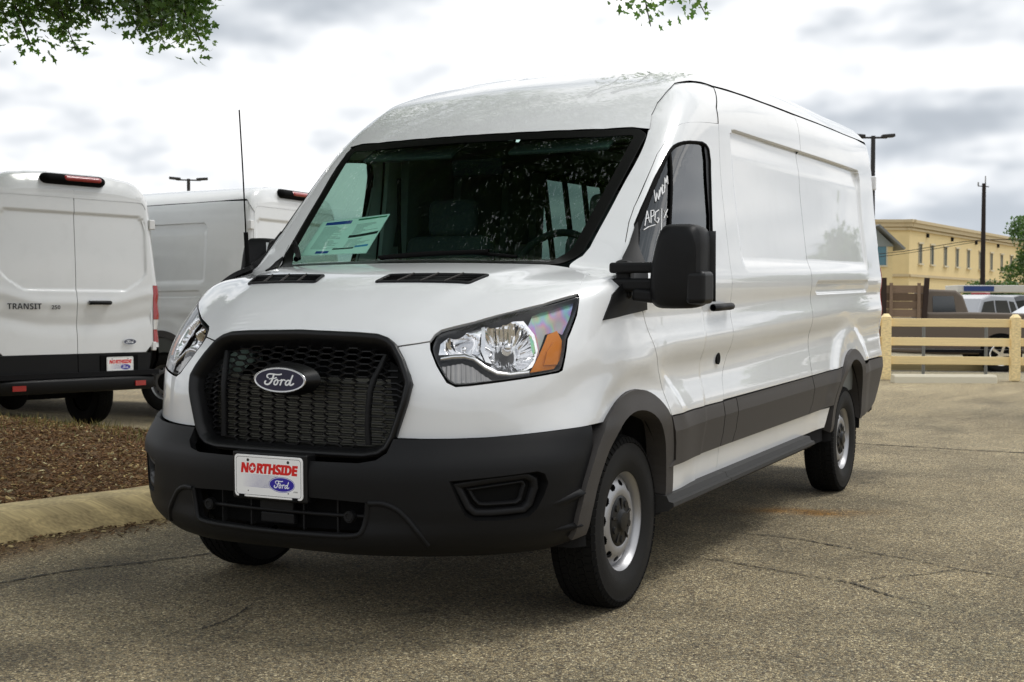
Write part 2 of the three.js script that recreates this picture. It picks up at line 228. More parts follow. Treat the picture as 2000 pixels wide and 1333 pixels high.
/* o: lay, f, step, off (metres out along the normal, or a function of u, v), gap, edge (depth of the turned edge), su */
function surfPoint(u, v, o) {
  const [a, d] = o.lay.ray(u, v); let p = hitRay(a, d, o.f || bodyF); if (!p) return null;
  const n = bodyN(...p, o.f || bodyF), k = typeof o.off === 'function' ? o.off(u, v, p) : (o.off || 0);
  return { p: [p[0] + n[0] * k, p[1] + n[1] * k, p[2] + n[2] * k], n, b: p };
}
function panel(poly, o) {
  const su = o.su || (o.lay === LAY.wrap ? 1.25 : 1), step = o.step || 0.03, f = o.f || bodyF;
  let P = poly; if (o.gap) P = inset(P, o.gap, su);
  P = Object.assign(refine(P, step, su), { slit: poly.slit });
  const us = step / su, lo = [Infinity, Infinity], hi = [-Infinity, -Infinity];
  for (const q of P) for (let k = 0; k < 2; k++) { lo[k] = Math.min(lo[k], q[k]); hi[k] = Math.max(hi[k], q[k]); }
  const ou = lo[0] - us * 0.37, ov = lo[1] - step * 0.41;
  const lines = (a, b, st, fine) => { const r = []; for (let t = a; t < b + st; t += st) r.push(t); for (const [f0, f1, fs] of fine || []) { for (let i = r.length - 1; i >= 0; i--) if (r[i] > f0 - fs && r[i] < f1 + fs) r.splice(i, 1); for (let t = f0; t <= f1 + 1e-9; t += fs) if (t > a && t < b) r.push(t); } return r.sort((x, y) => x - y); };
  const U = lines(ou, hi[0], us, o.fineU), V = lines(ov, hi[1], step, o.fineV), nu = U.length - 1, nv = V.length - 1, mark = new Uint8Array((nu + 2) * (nv + 2));
  const find = (A, t) => { let l = 0, h = A.length - 1; while (l < h) { const m = (l + h + 1) >> 1; A[m] <= t ? l = m : h = m - 1; } return l; };
  const ms = Math.min(step, ...(o.fineV || []).map(q => q[2]), ...(o.fineU || []).map(q => q[2]));
  for (let i = 0; i < P.length; i++) { const a = P[i], b = P[(i + 1) % P.length], K = Math.ceil(Math.hypot((b[0] - a[0]) * su, b[1] - a[1]) / ms * 3) + 1; for (let k = 0; k <= K; k++) { const ci = find(U, a[0] + (b[0] - a[0]) * k / K), cj = find(V, a[1] + (b[1] - a[1]) * k / K); for (let x = -1; x <= 1; x++) for (let y = -1; y <= 1; y++) if (ci + x >= 0 && cj + y >= 0 && ci + x <= nu && cj + y <= nv) mark[(ci + x) + (cj + y) * (nu + 2)] = 1; } }
  const pos = [], nor = [], uv = [], idx = [], cache = new Map();
  const vert = (u, v) => { const key = Math.round(u * 1e5) + ',' + Math.round(v * 1e5); let k = cache.get(key); if (k !== undefined) return k; const s = surfPoint(u, v, o); if (!s) { cache.set(key, -1); return -1; }
    let n = s.n;
    if (typeof o.off === 'function') { const e = 0.003, a = surfPoint(u + e / su, v, o), b = surfPoint(u, v + e, o); if (a && b) { const A = a.p.map((q, i) => q - s.p[i]), B = b.p.map((q, i) => q - s.p[i]); let c = [A[1] * B[2] - A[2] * B[1], A[2] * B[0] - A[0] * B[2], A[0] * B[1] - A[1] * B[0]]; const l = Math.hypot(...c) || 1; const dt = (c[0] * n[0] + c[1] * n[1] + c[2] * n[2]) < 0 ? -1 : 1; n = c.map(q => q / l * dt); } }
    k = pos.length / 3; pos.push(...s.p); nor.push(...n); uv.push(u * su, v); cache.set(key, k); return k; };
  const tri = (a, b, c) => { if (a < 0 || b < 0 || c < 0 || a === b || b === c || a === c) return; // wind by the normal
    const A = pos.slice(a * 3, a * 3 + 3), B = pos.slice(b * 3, b * 3 + 3), C = pos.slice(c * 3, c * 3 + 3), e = B.map((q, i) => q - A[i]), g = C.map((q, i) => q - A[i]);
    const w = (e[1] * g[2] - e[2] * g[1]) * nor[a * 3] + (e[2] * g[0] - e[0] * g[2]) * nor[a * 3 + 1] + (e[0] * g[1] - e[1] * g[0]) * nor[a * 3 + 2]; w >= 0 ? idx.push(a, b, c) : idx.push(a, c, b); };
  for (let i = 0; i < nu; i++) for (let j = 0; j < nv; j++) {
    const u0 = U[i], v0 = V[j], u1 = U[i + 1], v1 = V[j + 1];
    if (!mark[i + j * (nu + 2)]) { if (inPoly(P, (u0 + u1) / 2, (v0 + v1) / 2)) { const a = vert(u0, v0), b = vert(u1, v0), c = vert(u1, v1), d = vert(u0, v1); tri(a, b, c); tri(a, c, d); } continue; }
    const c = clipCell(P, u0, u1, v0, v1).filter((q, k, r) => { const b = r[(k + 1) % r.length]; return Math.abs(q[0] - b[0]) + Math.abs(q[1] - b[1]) > 1e-7; });
    if (c.length < 3 || Math.abs(area(c)) < 1e-9) continue;
    const ids = c.map(q => vert(q[0], q[1]));
    for (const t of THREE.ShapeUtils.triangulateShape(c.map(q => new THREE.Vector2(q[0] * su, q[1])), [])) tri(ids[t[0]], ids[t[1]], ids[t[2]]);
  }
  if (o.edge) { // turned edge
    const s = area(P) > 0 ? 1 : -1;
    for (let i = 0; i < P.length; i++) { const a = surfPoint(...P[i], o), b = surfPoint(...P[(i + 1) % P.length], o); if (!a || !b) continue;
      const t = b.p.map((q, k) => q - a.p[k]), n = a.n; let m = [t[1] * n[2] - t[2] * n[1], t[2] * n[0] - t[0] * n[2], t[0] * n[1] - t[1] * n[0]]; const l = Math.hypot(...m); if (l < 1e-9) continue; m = m.map(q => q / l * s);
      const k = pos.length / 3; for (const [q, dn] of [[a, 0], [b, 0], [b, 1], [a, 1]]) { pos.push(...q.p.map((w, x) => w - q.n[x] * o.edge * dn)); nor.push(...m); uv.push(0, 0); }
      idx.push(k, k + 2, k + 1, k, k + 3, k + 2); }
  }
  const g = new THREE.BufferGeometry(); g.setAttribute('position', new THREE.Float32BufferAttribute(pos, 3)); g.setAttribute('normal', new THREE.Float32BufferAttribute(nor, 3)); g.setAttribute('uv', new THREE.Float32BufferAttribute(uv, 2)); g.setIndex(idx); return g;
}
function mirror(g) { // the same piece for the other side
  const m = g.clone(), p = m.attributes.position, n = m.attributes.normal; for (let i = 0; i < p.count; i++) { p.setX(i, -p.getX(i)); n.setX(i, -n.getX(i)); }
  if (m.index) { const a = m.index.array.slice(); for (let i = 0; i < a.length; i += 3) { const t = a[i + 1]; a[i + 1] = a[i + 2]; a[i + 2] = t; } m.setIndex(new THREE.BufferAttribute(a, 1)); }
  else { const q = m.toNonIndexed ? m : m; for (const k of Object.keys(q.attributes)) { const A = q.attributes[k], z = A.itemSize; for (let i = 0; i < A.count; i += 3) for (let c = 0; c < z; c++) { const t = A.array[(i + 1) * z + c]; A.array[(i + 1) * z + c] = A.array[(i + 2) * z + c]; A.array[(i + 2) * z + c] = t; } } }
  return m;
}
// a closed moulding that follows an outline: loops = [[inset, out], ...] from outside to inside
function moulding(poly, loops, o) {
  const su = o.su || (o.lay === LAY.wrap ? 1.25 : 1), n = o.n || 160; let L = 0; const P = refine(poly, 0.004, su);
  const rings = loops.map(([d, off]) => { const Q = d ? inset(poly, d, su) : poly, R = []; const lens = []; let tot = 0; for (let i = 0; i < Q.length; i++) { const a = Q[i], b = Q[(i + 1) % Q.length]; lens.push(tot); tot += Math.hypot((b[0] - a[0]) * su, b[1] - a[1]); }
    const ref = []; let rt = 0; for (let i = 0; i < poly.length; i++) { const a = poly[i], b = poly[(i + 1) % poly.length]; ref.push(rt); rt += Math.hypot((b[0] - a[0]) * su, b[1] - a[1]); }
    for (let k = 0; k < n; k++) { const s = k / n * rt; let i = 0; while (i < poly.length - 1 && ref[i + 1] <= s) i++; const e = (i + 1 < poly.length ? ref[i + 1] : rt) - ref[i], t = e ? (s - ref[i]) / e : 0, a = Q[i], b = Q[(i + 1) % Q.length]; R.push(surfPoint(a[0] + (b[0] - a[0]) * t, a[1] + (b[1] - a[1]) * t, { ...o, off })); }
    return R; });
  return strip(rings, true, area(poly) > 0);
}
function strip(rings, closed, ccw) { // skin between rows of points
  const pos = [], idx = []; const n = rings[0].length;
  for (const R of rings) for (const s of R) pos.push(...(s ? (s.p || s) : [0, 0, 0]));
  const m = closed ? n : n - 1;
  for (let r = 0; r + 1 < rings.length; r++) for (let k = 0; k < m; k++) { const a = r * n + k, b = r * n + (k + 1) % n, c = a + n, d = b + n; if (rings[r][k] && rings[r][(k + 1) % n] && rings[r + 1][k] && rings[r + 1][(k + 1) % n]) ccw ? idx.push(a, b, d, a, d, c) : idx.push(a, d, b, a, c, d); }
  const g = new THREE.BufferGeometry(); g.setAttribute('position', new THREE.Float32BufferAttribute(pos, 3)); g.setIndex(idx); g.setAttribute('uv', new THREE.Float32BufferAttribute(new Float32Array(pos.length / 3 * 2), 2)); g.computeVertexNormals(); return g;
}
// ---------------------------------------------------------------- materials
const dust = noiseTex(512, (u, v) => { const n = 0.5 + 0.5 * fbm(u * 6, v * 6, 3.3, 5), s = Math.max(0, fbm(u * 40, v * 40, 9.1, 3) - 0.35) * 0.5; const q = 0.98 - 0.16 * Math.max(0, n - 0.5) - s * 0.22; return [q, q, q * 0.995]; }, false);
const rough1 = noiseTex(256, (u, v) => { const n = 0.5 + 0.5 * fbm(u * 9, v * 9, 1.3, 4); return [0, 0.5 + 0.5 * n, 0]; }, false);
const grainN = noiseTex(256, (u, v) => { const n = 0.5 + 0.35 * fbm(u * 64, v * 64, 6.1, 3); return [n, n, n]; }, false, 8);
const M = {
  paint: phy(0.79, 0.8, 0.805, 0.3, 0, { clearcoat: 1, clearcoatRoughness: 0.025, map: dust }),
  paintIn: std(0.5, 0.51, 0.51, 0.6),
  inner: std(0.16, 0.17, 0.165, 0.6),
  trim: phy(0.0075, 0.0075, 0.008, 0.5, 0, { specularIntensity: 0.4, bumpMap: grainN, bumpScale: 0.0006 }),
  trimGrey: phy(0.06, 0.055, 0.052, 0.55, 0, { specularIntensity: 0.6, bumpMap: grainN, bumpScale: 0.0006 }),
  gloss: phy(0.005, 0.005, 0.0055, 0.4, 0, { specularIntensity: 0.6 }),
  black: phy(0.004, 0.004, 0.004, 0.8, 0, { specularIntensity: 0.2 }),
  frit: phy(0.003, 0.003, 0.003, 0.35, 0, { specularIntensity: 0.3 }),
  dark: phy(0.009, 0.009, 0.01, 0.85, 0, { specularIntensity: 0.3 }),
  liner: phy(0.016, 0.016, 0.017, 0.85, 0, { specularIntensity: 0.3 }),
  glass: phy(0.6, 0.84, 0.75, 0.0, 0, { transmission: 1, thickness: 0, ior: 1.5 }),
  sideGlass: phy(0.42, 0.5, 0.47, 0.0, 0, { transmission: 1, thickness: 0, ior: 1.95 }),
  darkGlass: phy(0.16, 0.19, 0.18, 0.0, 0, { transmission: 1, thickness: 0, ior: 1.5 }),
  lens: phy(0.97, 0.97, 0.97, 0.0, 0, { transmission: 1, thickness: 0, ior: 1.45 }),
  chrome: std(0.9, 0.9, 0.91, 0.06, 1),
  satin: std(0.75, 0.75, 0.76, 0.22, 1),
  steel: std(0.38, 0.38, 0.39, 0.4, 0.75),
  alu: std(0.2, 0.2, 0.17, 0.5, 0.5),
  amber: phy(0.55, 0.165, 0.001, 0.3, 0, { specularIntensity: 0.4 }),
  red: phy(0.34, 0.008, 0.008, 0.25, 0, { clearcoat: 1, clearcoatRoughness: 0.05 }),
  redDeep: phy(0.16, 0.004, 0.006, 0.3, 0, { clearcoat: 1 }),
  clear: phy(0.7, 0.7, 0.7, 0.25, 0.2, { clearcoat: 1 }),
  board: phy(0.03, 0.029, 0.028, 0.6, 0, { specularIntensity: 0.5 }),
  tread: phy(0.008, 0.0078, 0.0075, 0.9, 0, { specularIntensity: 0.2 }),
  rubber: phy(0.0125, 0.012, 0.0115, 0.7, 0, { specularIntensity: 0.4, bumpMap: grainN, bumpScale: 0.0008 }),
  seat: std(0.035, 0.037, 0.04, 0.9),
  cabin: std(0.025, 0.027, 0.027, 0.8),
  mirrorGlass: std(0.85, 0.86, 0.87, 0.03, 1),
  white: std(0.78, 0.78, 0.78, 0.5),
};
// hand-drawn script wordmark in a 2:1 box
function scriptMark(c, x, y, w, col, lw) {
  c.save(); c.translate(x, y); c.scale(w / 100, w / 100); c.strokeStyle = col; c.fillStyle = col; c.lineCap = 'round'; c.lineJoin = 'round';
  const S = (wd, f) => { c.lineWidth = wd * lw; c.beginPath(); f(); c.stroke(); };
  // F: sweeping top bar with a curl at its left, slanting stem with a hooked foot, cross stroke
  S(4.2, () => { c.moveTo(14, 17); c.bezierCurveTo(8, 15, 9, 5, 22, 5); c.bezierCurveTo(34, 5, 42, 9, 54, 5); });
  S(5.4, () => { c.moveTo(31, 8); c.bezierCurveTo(27, 22, 22, 36, 12, 38); c.bezierCurveTo(4, 39, 1, 32, 6, 28); });
  S(3.6, () => { c.moveTo(18, 21); c.bezierCurveTo(26, 18, 32, 20, 39, 16); });
  // o
  S(4.6, () => { c.moveTo(41, 22); c.bezierCurveTo(32, 24, 28, 38, 35, 38); c.bezierCurveTo(43, 38, 46, 22, 40, 22); });
  S(2.8, () => { c.moveTo(43, 24); c.bezierCurveTo(48, 26, 51, 25, 54, 22); });
  // r
  S(4.4, () => { c.moveTo(55, 22); c.bezierCurveTo(54, 27, 52, 33, 50, 38); });
  S(4.0, () => { c.moveTo(53, 29); c.bezierCurveTo(57, 22, 62, 20, 65, 24); });
  // d
  S(4.6, () => { c.moveTo(78, 24); c.bezierCurveTo(68, 20, 62, 38, 69, 38); c.bezierCurveTo(75, 38, 79, 29, 82, 22); });
  S(4.6, () => { c.moveTo(88, 8); c.bezierCurveTo(84, 18, 80, 28, 79, 35); c.bezierCurveTo(79, 40, 85, 38, 90, 33); });
  c.restore();
}
function ovalBadge(c, x, y, rx, ry, blue, rim) {
  c.fillStyle = rim; c.beginPath(); c.ellipse(x, y, rx, ry, 0, 0, 7); c.fill();
  c.fillStyle = blue; c.beginPath(); c.ellipse(x, y, rx * 0.955, ry * 0.91, 0, 0, 7); c.fill();
  scriptMark(c, x - rx * 0.64, y - ry * 0.62, rx * 1.33, '#f2f4f6', 1.0 );
}
const plateTex = canvasTex(1024, 512, (c, w, h) => {
  c.fillStyle = '#f3f2f0'; c.fillRect(0, 0, w, h);
  c.strokeStyle = '#3a3640'; c.lineWidth = 5; c.beginPath(); c.roundRect(24, 24, w - 48, h - 48, 40); c.stroke();
  // ruled lines fading to the left
  for (let i = 0; i < 12; i++) { const y = 236 + i * 13.5; const g = c.createLinearGradient(110, 0, 620, 0); g.addColorStop(0, 'rgba(60,50,130,0)'); g.addColorStop(0.5, 'rgba(50,45,130,0.75)'); g.addColorStop(1, 'rgba(35,30,120,1)'); c.fillStyle = g; c.fillRect(100, y, 560, 3.2 + i * 0.15); }
  // red block letters, leaning forward
  c.save(); c.transform(1, 0, -0.12, 1, 0, 0); c.fillStyle = '#d8120c'; c.strokeStyle = '#d8120c'; c.lineWidth = 9; c.lineJoin = 'miter'; c.textBaseline = 'alphabetic'; c.font = 'bold 150px sans-serif';
  const word = 'NORTHSIDE'; c.font = 'bold 158px sans-serif'; c.lineWidth = 13; const wd = [...word].map(q => c.measureText(q).width - 9), tot = wd.reduce((a, b) => a + b, 0), kx = 852 / tot; let cx = 112, oX = 0;
  for (let i = 0; i < word.length; i++) { if (i === 1) oX = cx + wd[1] * kx / 2; else { c.save(); c.translate(cx, 214); c.scale(kx, 1); c.fillText(word[i], 0, 0); c.strokeText(word[i], 0, 0); c.restore(); } cx += wd[i] * kx; }
  c.fillStyle = '#d8120c'; c.beginPath(); c.ellipse(oX, 157, 54, 64, 0, 0, 7); c.fill();
  c.fillStyle = '#f3f2f0'; c.beginPath(); for (let k = 0; k < 10; k++) { const r = k % 2 ? 17 : 44, a = -Math.PI / 2 + k * Math.PI / 5; c.lineTo(oX + r * Math.cos(a), 159 + r * Math.sin(a)); } c.fill();
  c.restore();
  ovalBadge(c, 716, 338, 192, 92, '#2a1a9a', '#f0f2f5'); c.strokeStyle = '#2a1a9a'; c.lineWidth = 5; c.beginPath(); c.ellipse(716, 338, 193, 93, 0, 0, 7); c.stroke();
  c.fillStyle = '#33343c'; c.font = 'bold 30px sans-serif'; c.fillText('.com', 882, 424);
  c.fillStyle = '#222'; for (const [x, y, r] of [[205, 62, 20], [812, 62, 20], [205, 440, 9], [812, 440, 9]]) { c.beginPath(); c.ellipse(x, y, r, r * 0.95, 0, 0, 7); c.fill(); }
});
const badgeTex = canvasTex(512, 256, (c, w, h) => { c.fillStyle = '#dfe3e8'; c.fillRect(0, 0, w, h); ovalBadge(c, w / 2, h / 2, 252, 124, '#101a3c', '#e6e9ee'); });
M.plate = std(1, 1, 1, 0.45, 0, { map: plateTex });
M.badge = phy(1, 1, 1, 0.3, 0, { map: badgeTex, clearcoat: 1, clearcoatRoughness: 0.05 });
// ---------------------------------------------------------------- the van: every part made once, shared by the three vans
const RAKE = 0.0218; // an empty van sits nose down
const rakeM = new THREE.Matrix4().makeTranslation(0, 0.35, 0).multiply(new THREE.Matrix4().makeRotationX(RAKE)).multiply(new THREE.Matrix4().makeTranslation(0, -0.35, 0));
const VAN = []; // [name, geometry, material, parent index or null, tags]
const raked = g => g.applyMatrix4(rakeM);
function part(name, geo, mat, up = null, tags = '') { VAN.push([name, raked(geo), mat, up, tags]); return VAN.length - 1; }
function both(name, geo, mat, up = null, tags = '') { const m = mirror(geo), u = Array.isArray(up) ? up : [up, up]; return [part(name, geo, mat, u[0], tags), part(name, m, mat, u[1], tags)]; }
const sd = LAY.side, wr = LAY.wrap;
const onBody = (lay, u, v, off = 0, f = bodyF) => surfPoint(u, v, { lay, off, f });
const carry = (from, q, to, f = bodyF) => { const s = surfPoint(q[0], q[1], { lay: from, f }); return to.back(s.b); };
const arcPts = (cz, cy, R, a0, a1, n) => Array.from({ length: n + 1 }, (_, i) => { const a = (a0 + (a1 - a0) * i / n) * Math.PI / 180; return [cz + R * Math.cos(a), cy + R * Math.sin(a)]; });
const AF = [0.03, 0.40], AR = [-3.74, 0.375];

// --- painted skin
const GAP = 0.0022, ED = 0.016;
const hoodI = part('hood', panel(sym(OUT.hood), { lay: LAY.nose, step: 0.03, gap: GAP, edge: ED }), M.paint);
const fenderI = both('front_fender', panel(OUT.fender, { lay: wr, step: 0.025, gap: GAP, off: -0.0015, edge: ED }), M.paint);
both('cab_pillar', panel(OUT.pillar.filter(q => q[1] < 2.27).flatMap(q => q[1] > 2.25 ? [[-1.455, 2.25], [-1.40, 2.262], [-1.28, 2.258]] : [q]).map((q, i) => i >= OUT.pillar.length - 8 || i === 0 ? [q[0] + (i === 0 ? 0.004 : 0), q[1] + (i === 0 ? 0 : 0.004)] : q), { lay: sd, step: 0.016, gap: 0.001, off: -0.003, edge: ED }), M.paint);
{
  const topPts = OUT.windshield.slice(0, 7).map(q => [q[0], q[1] + 0.004]).map(q => carry(LAY.nose, q, LAY.barrel));
  const seam = [[-0.70, 1.977], [-0.784, 2.05], [-0.874, 2.114], [-0.973, 2.173], [-1.115, 2.237], [-1.25, 2.264], [-1.36, 2.27], [-1.453, 2.262], [-1.75, 2.264], [-2.2, 2.266], [-2.8, 2.27], [-3.4, 2.275], [-4.0, 2.28], [-4.5, 2.285], [-4.85, 2.288]].map(q => carry(sd, q, LAY.barrel));
  const rearE = [0.9, 0.6, 0.3, 0].map(u => [u, -4.925]);
  part('roof', panel(sym([...topPts, ...seam, ...rearE]), { lay: LAY.barrel, step: 0.04, su: 0.95, off: 0.003, edge: ED }), M.paint);
}
const doorRear = [[-1.262, 2.051], [-1.25, 1.95], [-1.245, 1.8], [-1.24, 1.6], [-1.235, 1.2], [-1.23, 0.98], [-1.2, 0.92], [-1.13, 0.84], [-1.09, 0.738]];
const glassHole = inset(OUT.glass, -0.004);
const doorI = both('front_door', panel(withHole(OUT.door, glassHole), { lay: sd, step: 0.025, edge: 0.02 }), M.paint);
const slideI = [];
{
  const front = [...doorRear, [-2.735, 0.742], [-2.735, 1.3], [-2.75, 2.0], [-2.8, 2.262], [-2.2, 2.26], [-1.75, 2.258], [-1.453, 2.256], [-1.29, 2.131]];
  const FV = [[2.022, 2.062, 0.004], [1.205, 1.225, 0.005], [1.28, 1.3, 0.005]], FU = [[-4.375, -4.345, 0.006]];
  const L = panel(front, { lay: sd, step: 0.03, gap: GAP, edge: ED, fineV: FV }); slideI.push(part('cargo_panel', L, M.paint));
  const win = rounded([[-4.3, 1.44], [-3.0, 1.44], [-3.0, 1.99], [-4.3, 1.99]], 0.09);
  slideI.push(part('sliding_door', mirror(L), M.paint));
  const arch = arcPts(...AR, 0.472, 58, 122, 10).concat([]);
  const rearPoly = [[-2.735, 0.742], [-3.2, 0.745], [-3.45, 0.752], ...arch.slice().map(q => q), [-4.03, 0.752], [-4.3, 0.748], [-4.9, 0.745], [-4.925, 0.93], [-4.83, 0.95], [-4.82, 1.5], [-4.9, 1.58], [-4.92, 2.0], [-4.87, 2.27], [-4.5, 2.281], [-4.0, 2.276], [-3.4, 2.271], [-2.8, 2.264], [-2.75, 2.0], [-2.735, 1.3]];
  part('quarter_panel', panel(rearPoly, { lay: sd, step: 0.03, gap: GAP, edge: ED, fineV: FV, fineU: FU }), M.paint);
  const rq = part('quarter_panel', mirror(panel(withHole(inset(rearPoly, GAP), win), { lay: sd, step: 0.04, edge: ED })), M.paint);
  part('window_pane', mirror(panel(win, { lay: sd, step: 0.06, off: -0.006 })), M.darkGlass, rq);
}
both('rocker_strip', panel([[-0.405, 0.395], [-0.41, 0.512], [-1.135, 0.512], [-1.12, 0.395]], { lay: sd, step: 0.04, off: 0.004, gap: 0.001, edge: 0.03 }), M.paint);
both('rocker_strip', panel([[-1.122, 0.395], [-1.137, 0.512], [-3.245, 0.512], [-3.16, 0.395]], { lay: sd, step: 0.05, off: 0.004, gap: 0.001, edge: 0.03 }), M.paint);
// --- dark lower mouldings
{
  const cl = (p, st = 0.03) => panel(p, { lay: sd, step: st, off: (u, v) => 0.019 - 0.016 * Math.min(1, Math.max(0, (v - 0.672) / 0.06)), gap: 0.0045, edge: 0.03, fineV: [[0.664, 0.68, 0.004]] });
  const front = arcPts(...AF, 0.478, 191, 134, 6);
  both('door_moulding', cl([[-0.37, 0.514], ...front.filter(q => q[1] > 0.515 && q[1] < 0.735), [-0.335, 0.735], [-1.085, 0.733], [-1.105, 0.66], [-1.12, 0.58], [-1.105, 0.514]]), M.trimGrey);
  both('pillar_moulding', cl([[-1.105, 0.514], [-1.12, 0.58], [-1.105, 0.66], [-1.085, 0.733], [-1.285, 0.736], [-1.31, 0.66], [-1.32, 0.58], [-1.29, 0.514]]), M.trimGrey);
  both('side_moulding', cl([[-1.29, 0.514], [-1.32, 0.58], [-1.31, 0.66], [-1.285, 0.736], [-2.725, 0.742], [-2.775, 0.66], [-2.785, 0.58], [-2.73, 0.514]]), M.trimGrey);
  const rr = arcPts(...AR, 0.475, 163, 125, 5).map(q => [2 * AR[0] - q[0], q[1]]).reverse();
  both('rear_moulding', cl([[-2.73, 0.514], [-2.785, 0.58], [-2.775, 0.66], [-2.725, 0.742], [-3.2, 0.745], [-3.44, 0.75], ...arcPts(...AR, 0.475, 48, 18, 6)]), M.trimGrey);
  both('quarter_moulding', cl([...arcPts(...AR, 0.475, 132, 178, 8), [-4.2, 0.36], [-4.55, 0.375], [-4.72, 0.42], [-4.82, 0.5], [-4.87, 0.62], [-4.875, 0.742], [-4.3, 0.746]]), M.trimGrey);
  const ringF = [...arcPts(...AF, 0.472, -4, 180, 36), [-0.435, 0.38], [-0.37, 0.385], ...arcPts(...AF, 0.388, 180, -4, 30)];
  both('arch_moulding', panel(ringF, { lay: sd, step: 0.02, off: 0.02, edge: 0.09, f: bumperF }), M.trimGrey);
  const ringR = [...arcPts(...AR, 0.472, -2, 182, 36), ...arcPts(...AR, 0.402, 182, -2, 30)];
  both('arch_moulding', panel(ringR, { lay: sd, step: 0.02, off: 0.02, edge: 0.09 }), M.trimGrey);
}
for (const [c, R] of [[AF, 0.42], [AR, 0.43]]) {
  const rows = [0.985, 0.94, 0.7, 0.5].map((x, k) => arcPts(c[0], c[1], k ? R : R - 0.03, -12, 192, 40).map(q => [x, q[1], q[0]]));
  const wall = [arcPts(c[0], c[1], R, -12, 192, 40).map(q => [0.5, q[1], q[0]]), arcPts(c[0], c[1], 0.02, -12, 192, 40).map(q => [0.5, q[1], q[0]])];
  both('wheel_well', merge([strip(rows, false, false), strip(wall, false, false)]), M.liner);
}
// --- running board and sill
{
  const sh = new THREE.Shape(); [[0.93, 0.40], [1.02, 0.395], [1.03, 0.372], [1.05, 0.368], [1.052, 0.352], [1.025, 0.332], [0.95, 0.315], [0.93, 0.33]].forEach((p, i) => i ? sh.lineTo(...p) : sh.moveTo(...p));
  const ext = (z0, z1) => at(new THREE.ExtrudeGeometry(sh, { depth: z1 - z0, bevelEnabled: false }), 0, 0, z0);
  both('running_board', merge([ext(-1.122, -0.34), ext(-2.68, -1.126)]), M.board);
  both('sill', box(0.1, 0.1, 2.95, 0.9, 0.35, -1.78), M.dark);
}
// --- glazing
{
  const W = sym(OUT.windshield);
  const wsI = part('windshield', panel(inset(W, 0.004), { lay: LAY.nose, step: 0.04, off: -0.003 }), M.glass);
  const inner = inset(W, 0.052).map(q => [q[0], q[1] + (q[1] < 1.2 ? 0.05 : 0)]);
  const mo = []; const o = { lay: LAY.nose };
  part('windshield_border', moulding(inset(W, 0.0035), [[0, -0.006], [0, 0.001], [0.002, 0.0015], [0.05, 0.0]], { lay: LAY.nose, n: 320 }), M.frit, wsI);
  const gl = both('door_glass', panel(inset(OUT.glass, 0.006), { lay: sd, step: 0.04, off: -0.014 }), M.sideGlass, doorI);
  both('window_seal', moulding(inset(OUT.glass, -0.006), [[0, -0.018], [0, 0.001], [0.006, 0.001], [0.009, -0.003], [0.014, -0.013], [0.016, -0.018]], { lay: sd, n: 240 }), M.black, doorI);
  const div = []; for (let k = 0; k <= 8; k++) { const t = k / 8, s = onBody(sd, -0.659 + 0.239 * Math.pow(t, 0.9), 1.873 - 0.511 * t, -0.008); div.push(s.p); }
  both('window_divider', tube(div, 0.0075, 16, 6), M.black, doorI);
  both('rear_seal', panel([[-1.0, 1.39], [-1.02, 1.40], [-1.092, 1.7], [-1.108, 1.86], [-1.095, 1.915], [-1.05, 1.93], [-1.05, 1.905], [-1.06, 1.86], [-1.03, 1.6], [-0.96, 1.39]], { lay: sd, step: 0.04, off: -0.006, edge: 0.01 }), M.frit, doorI);
}
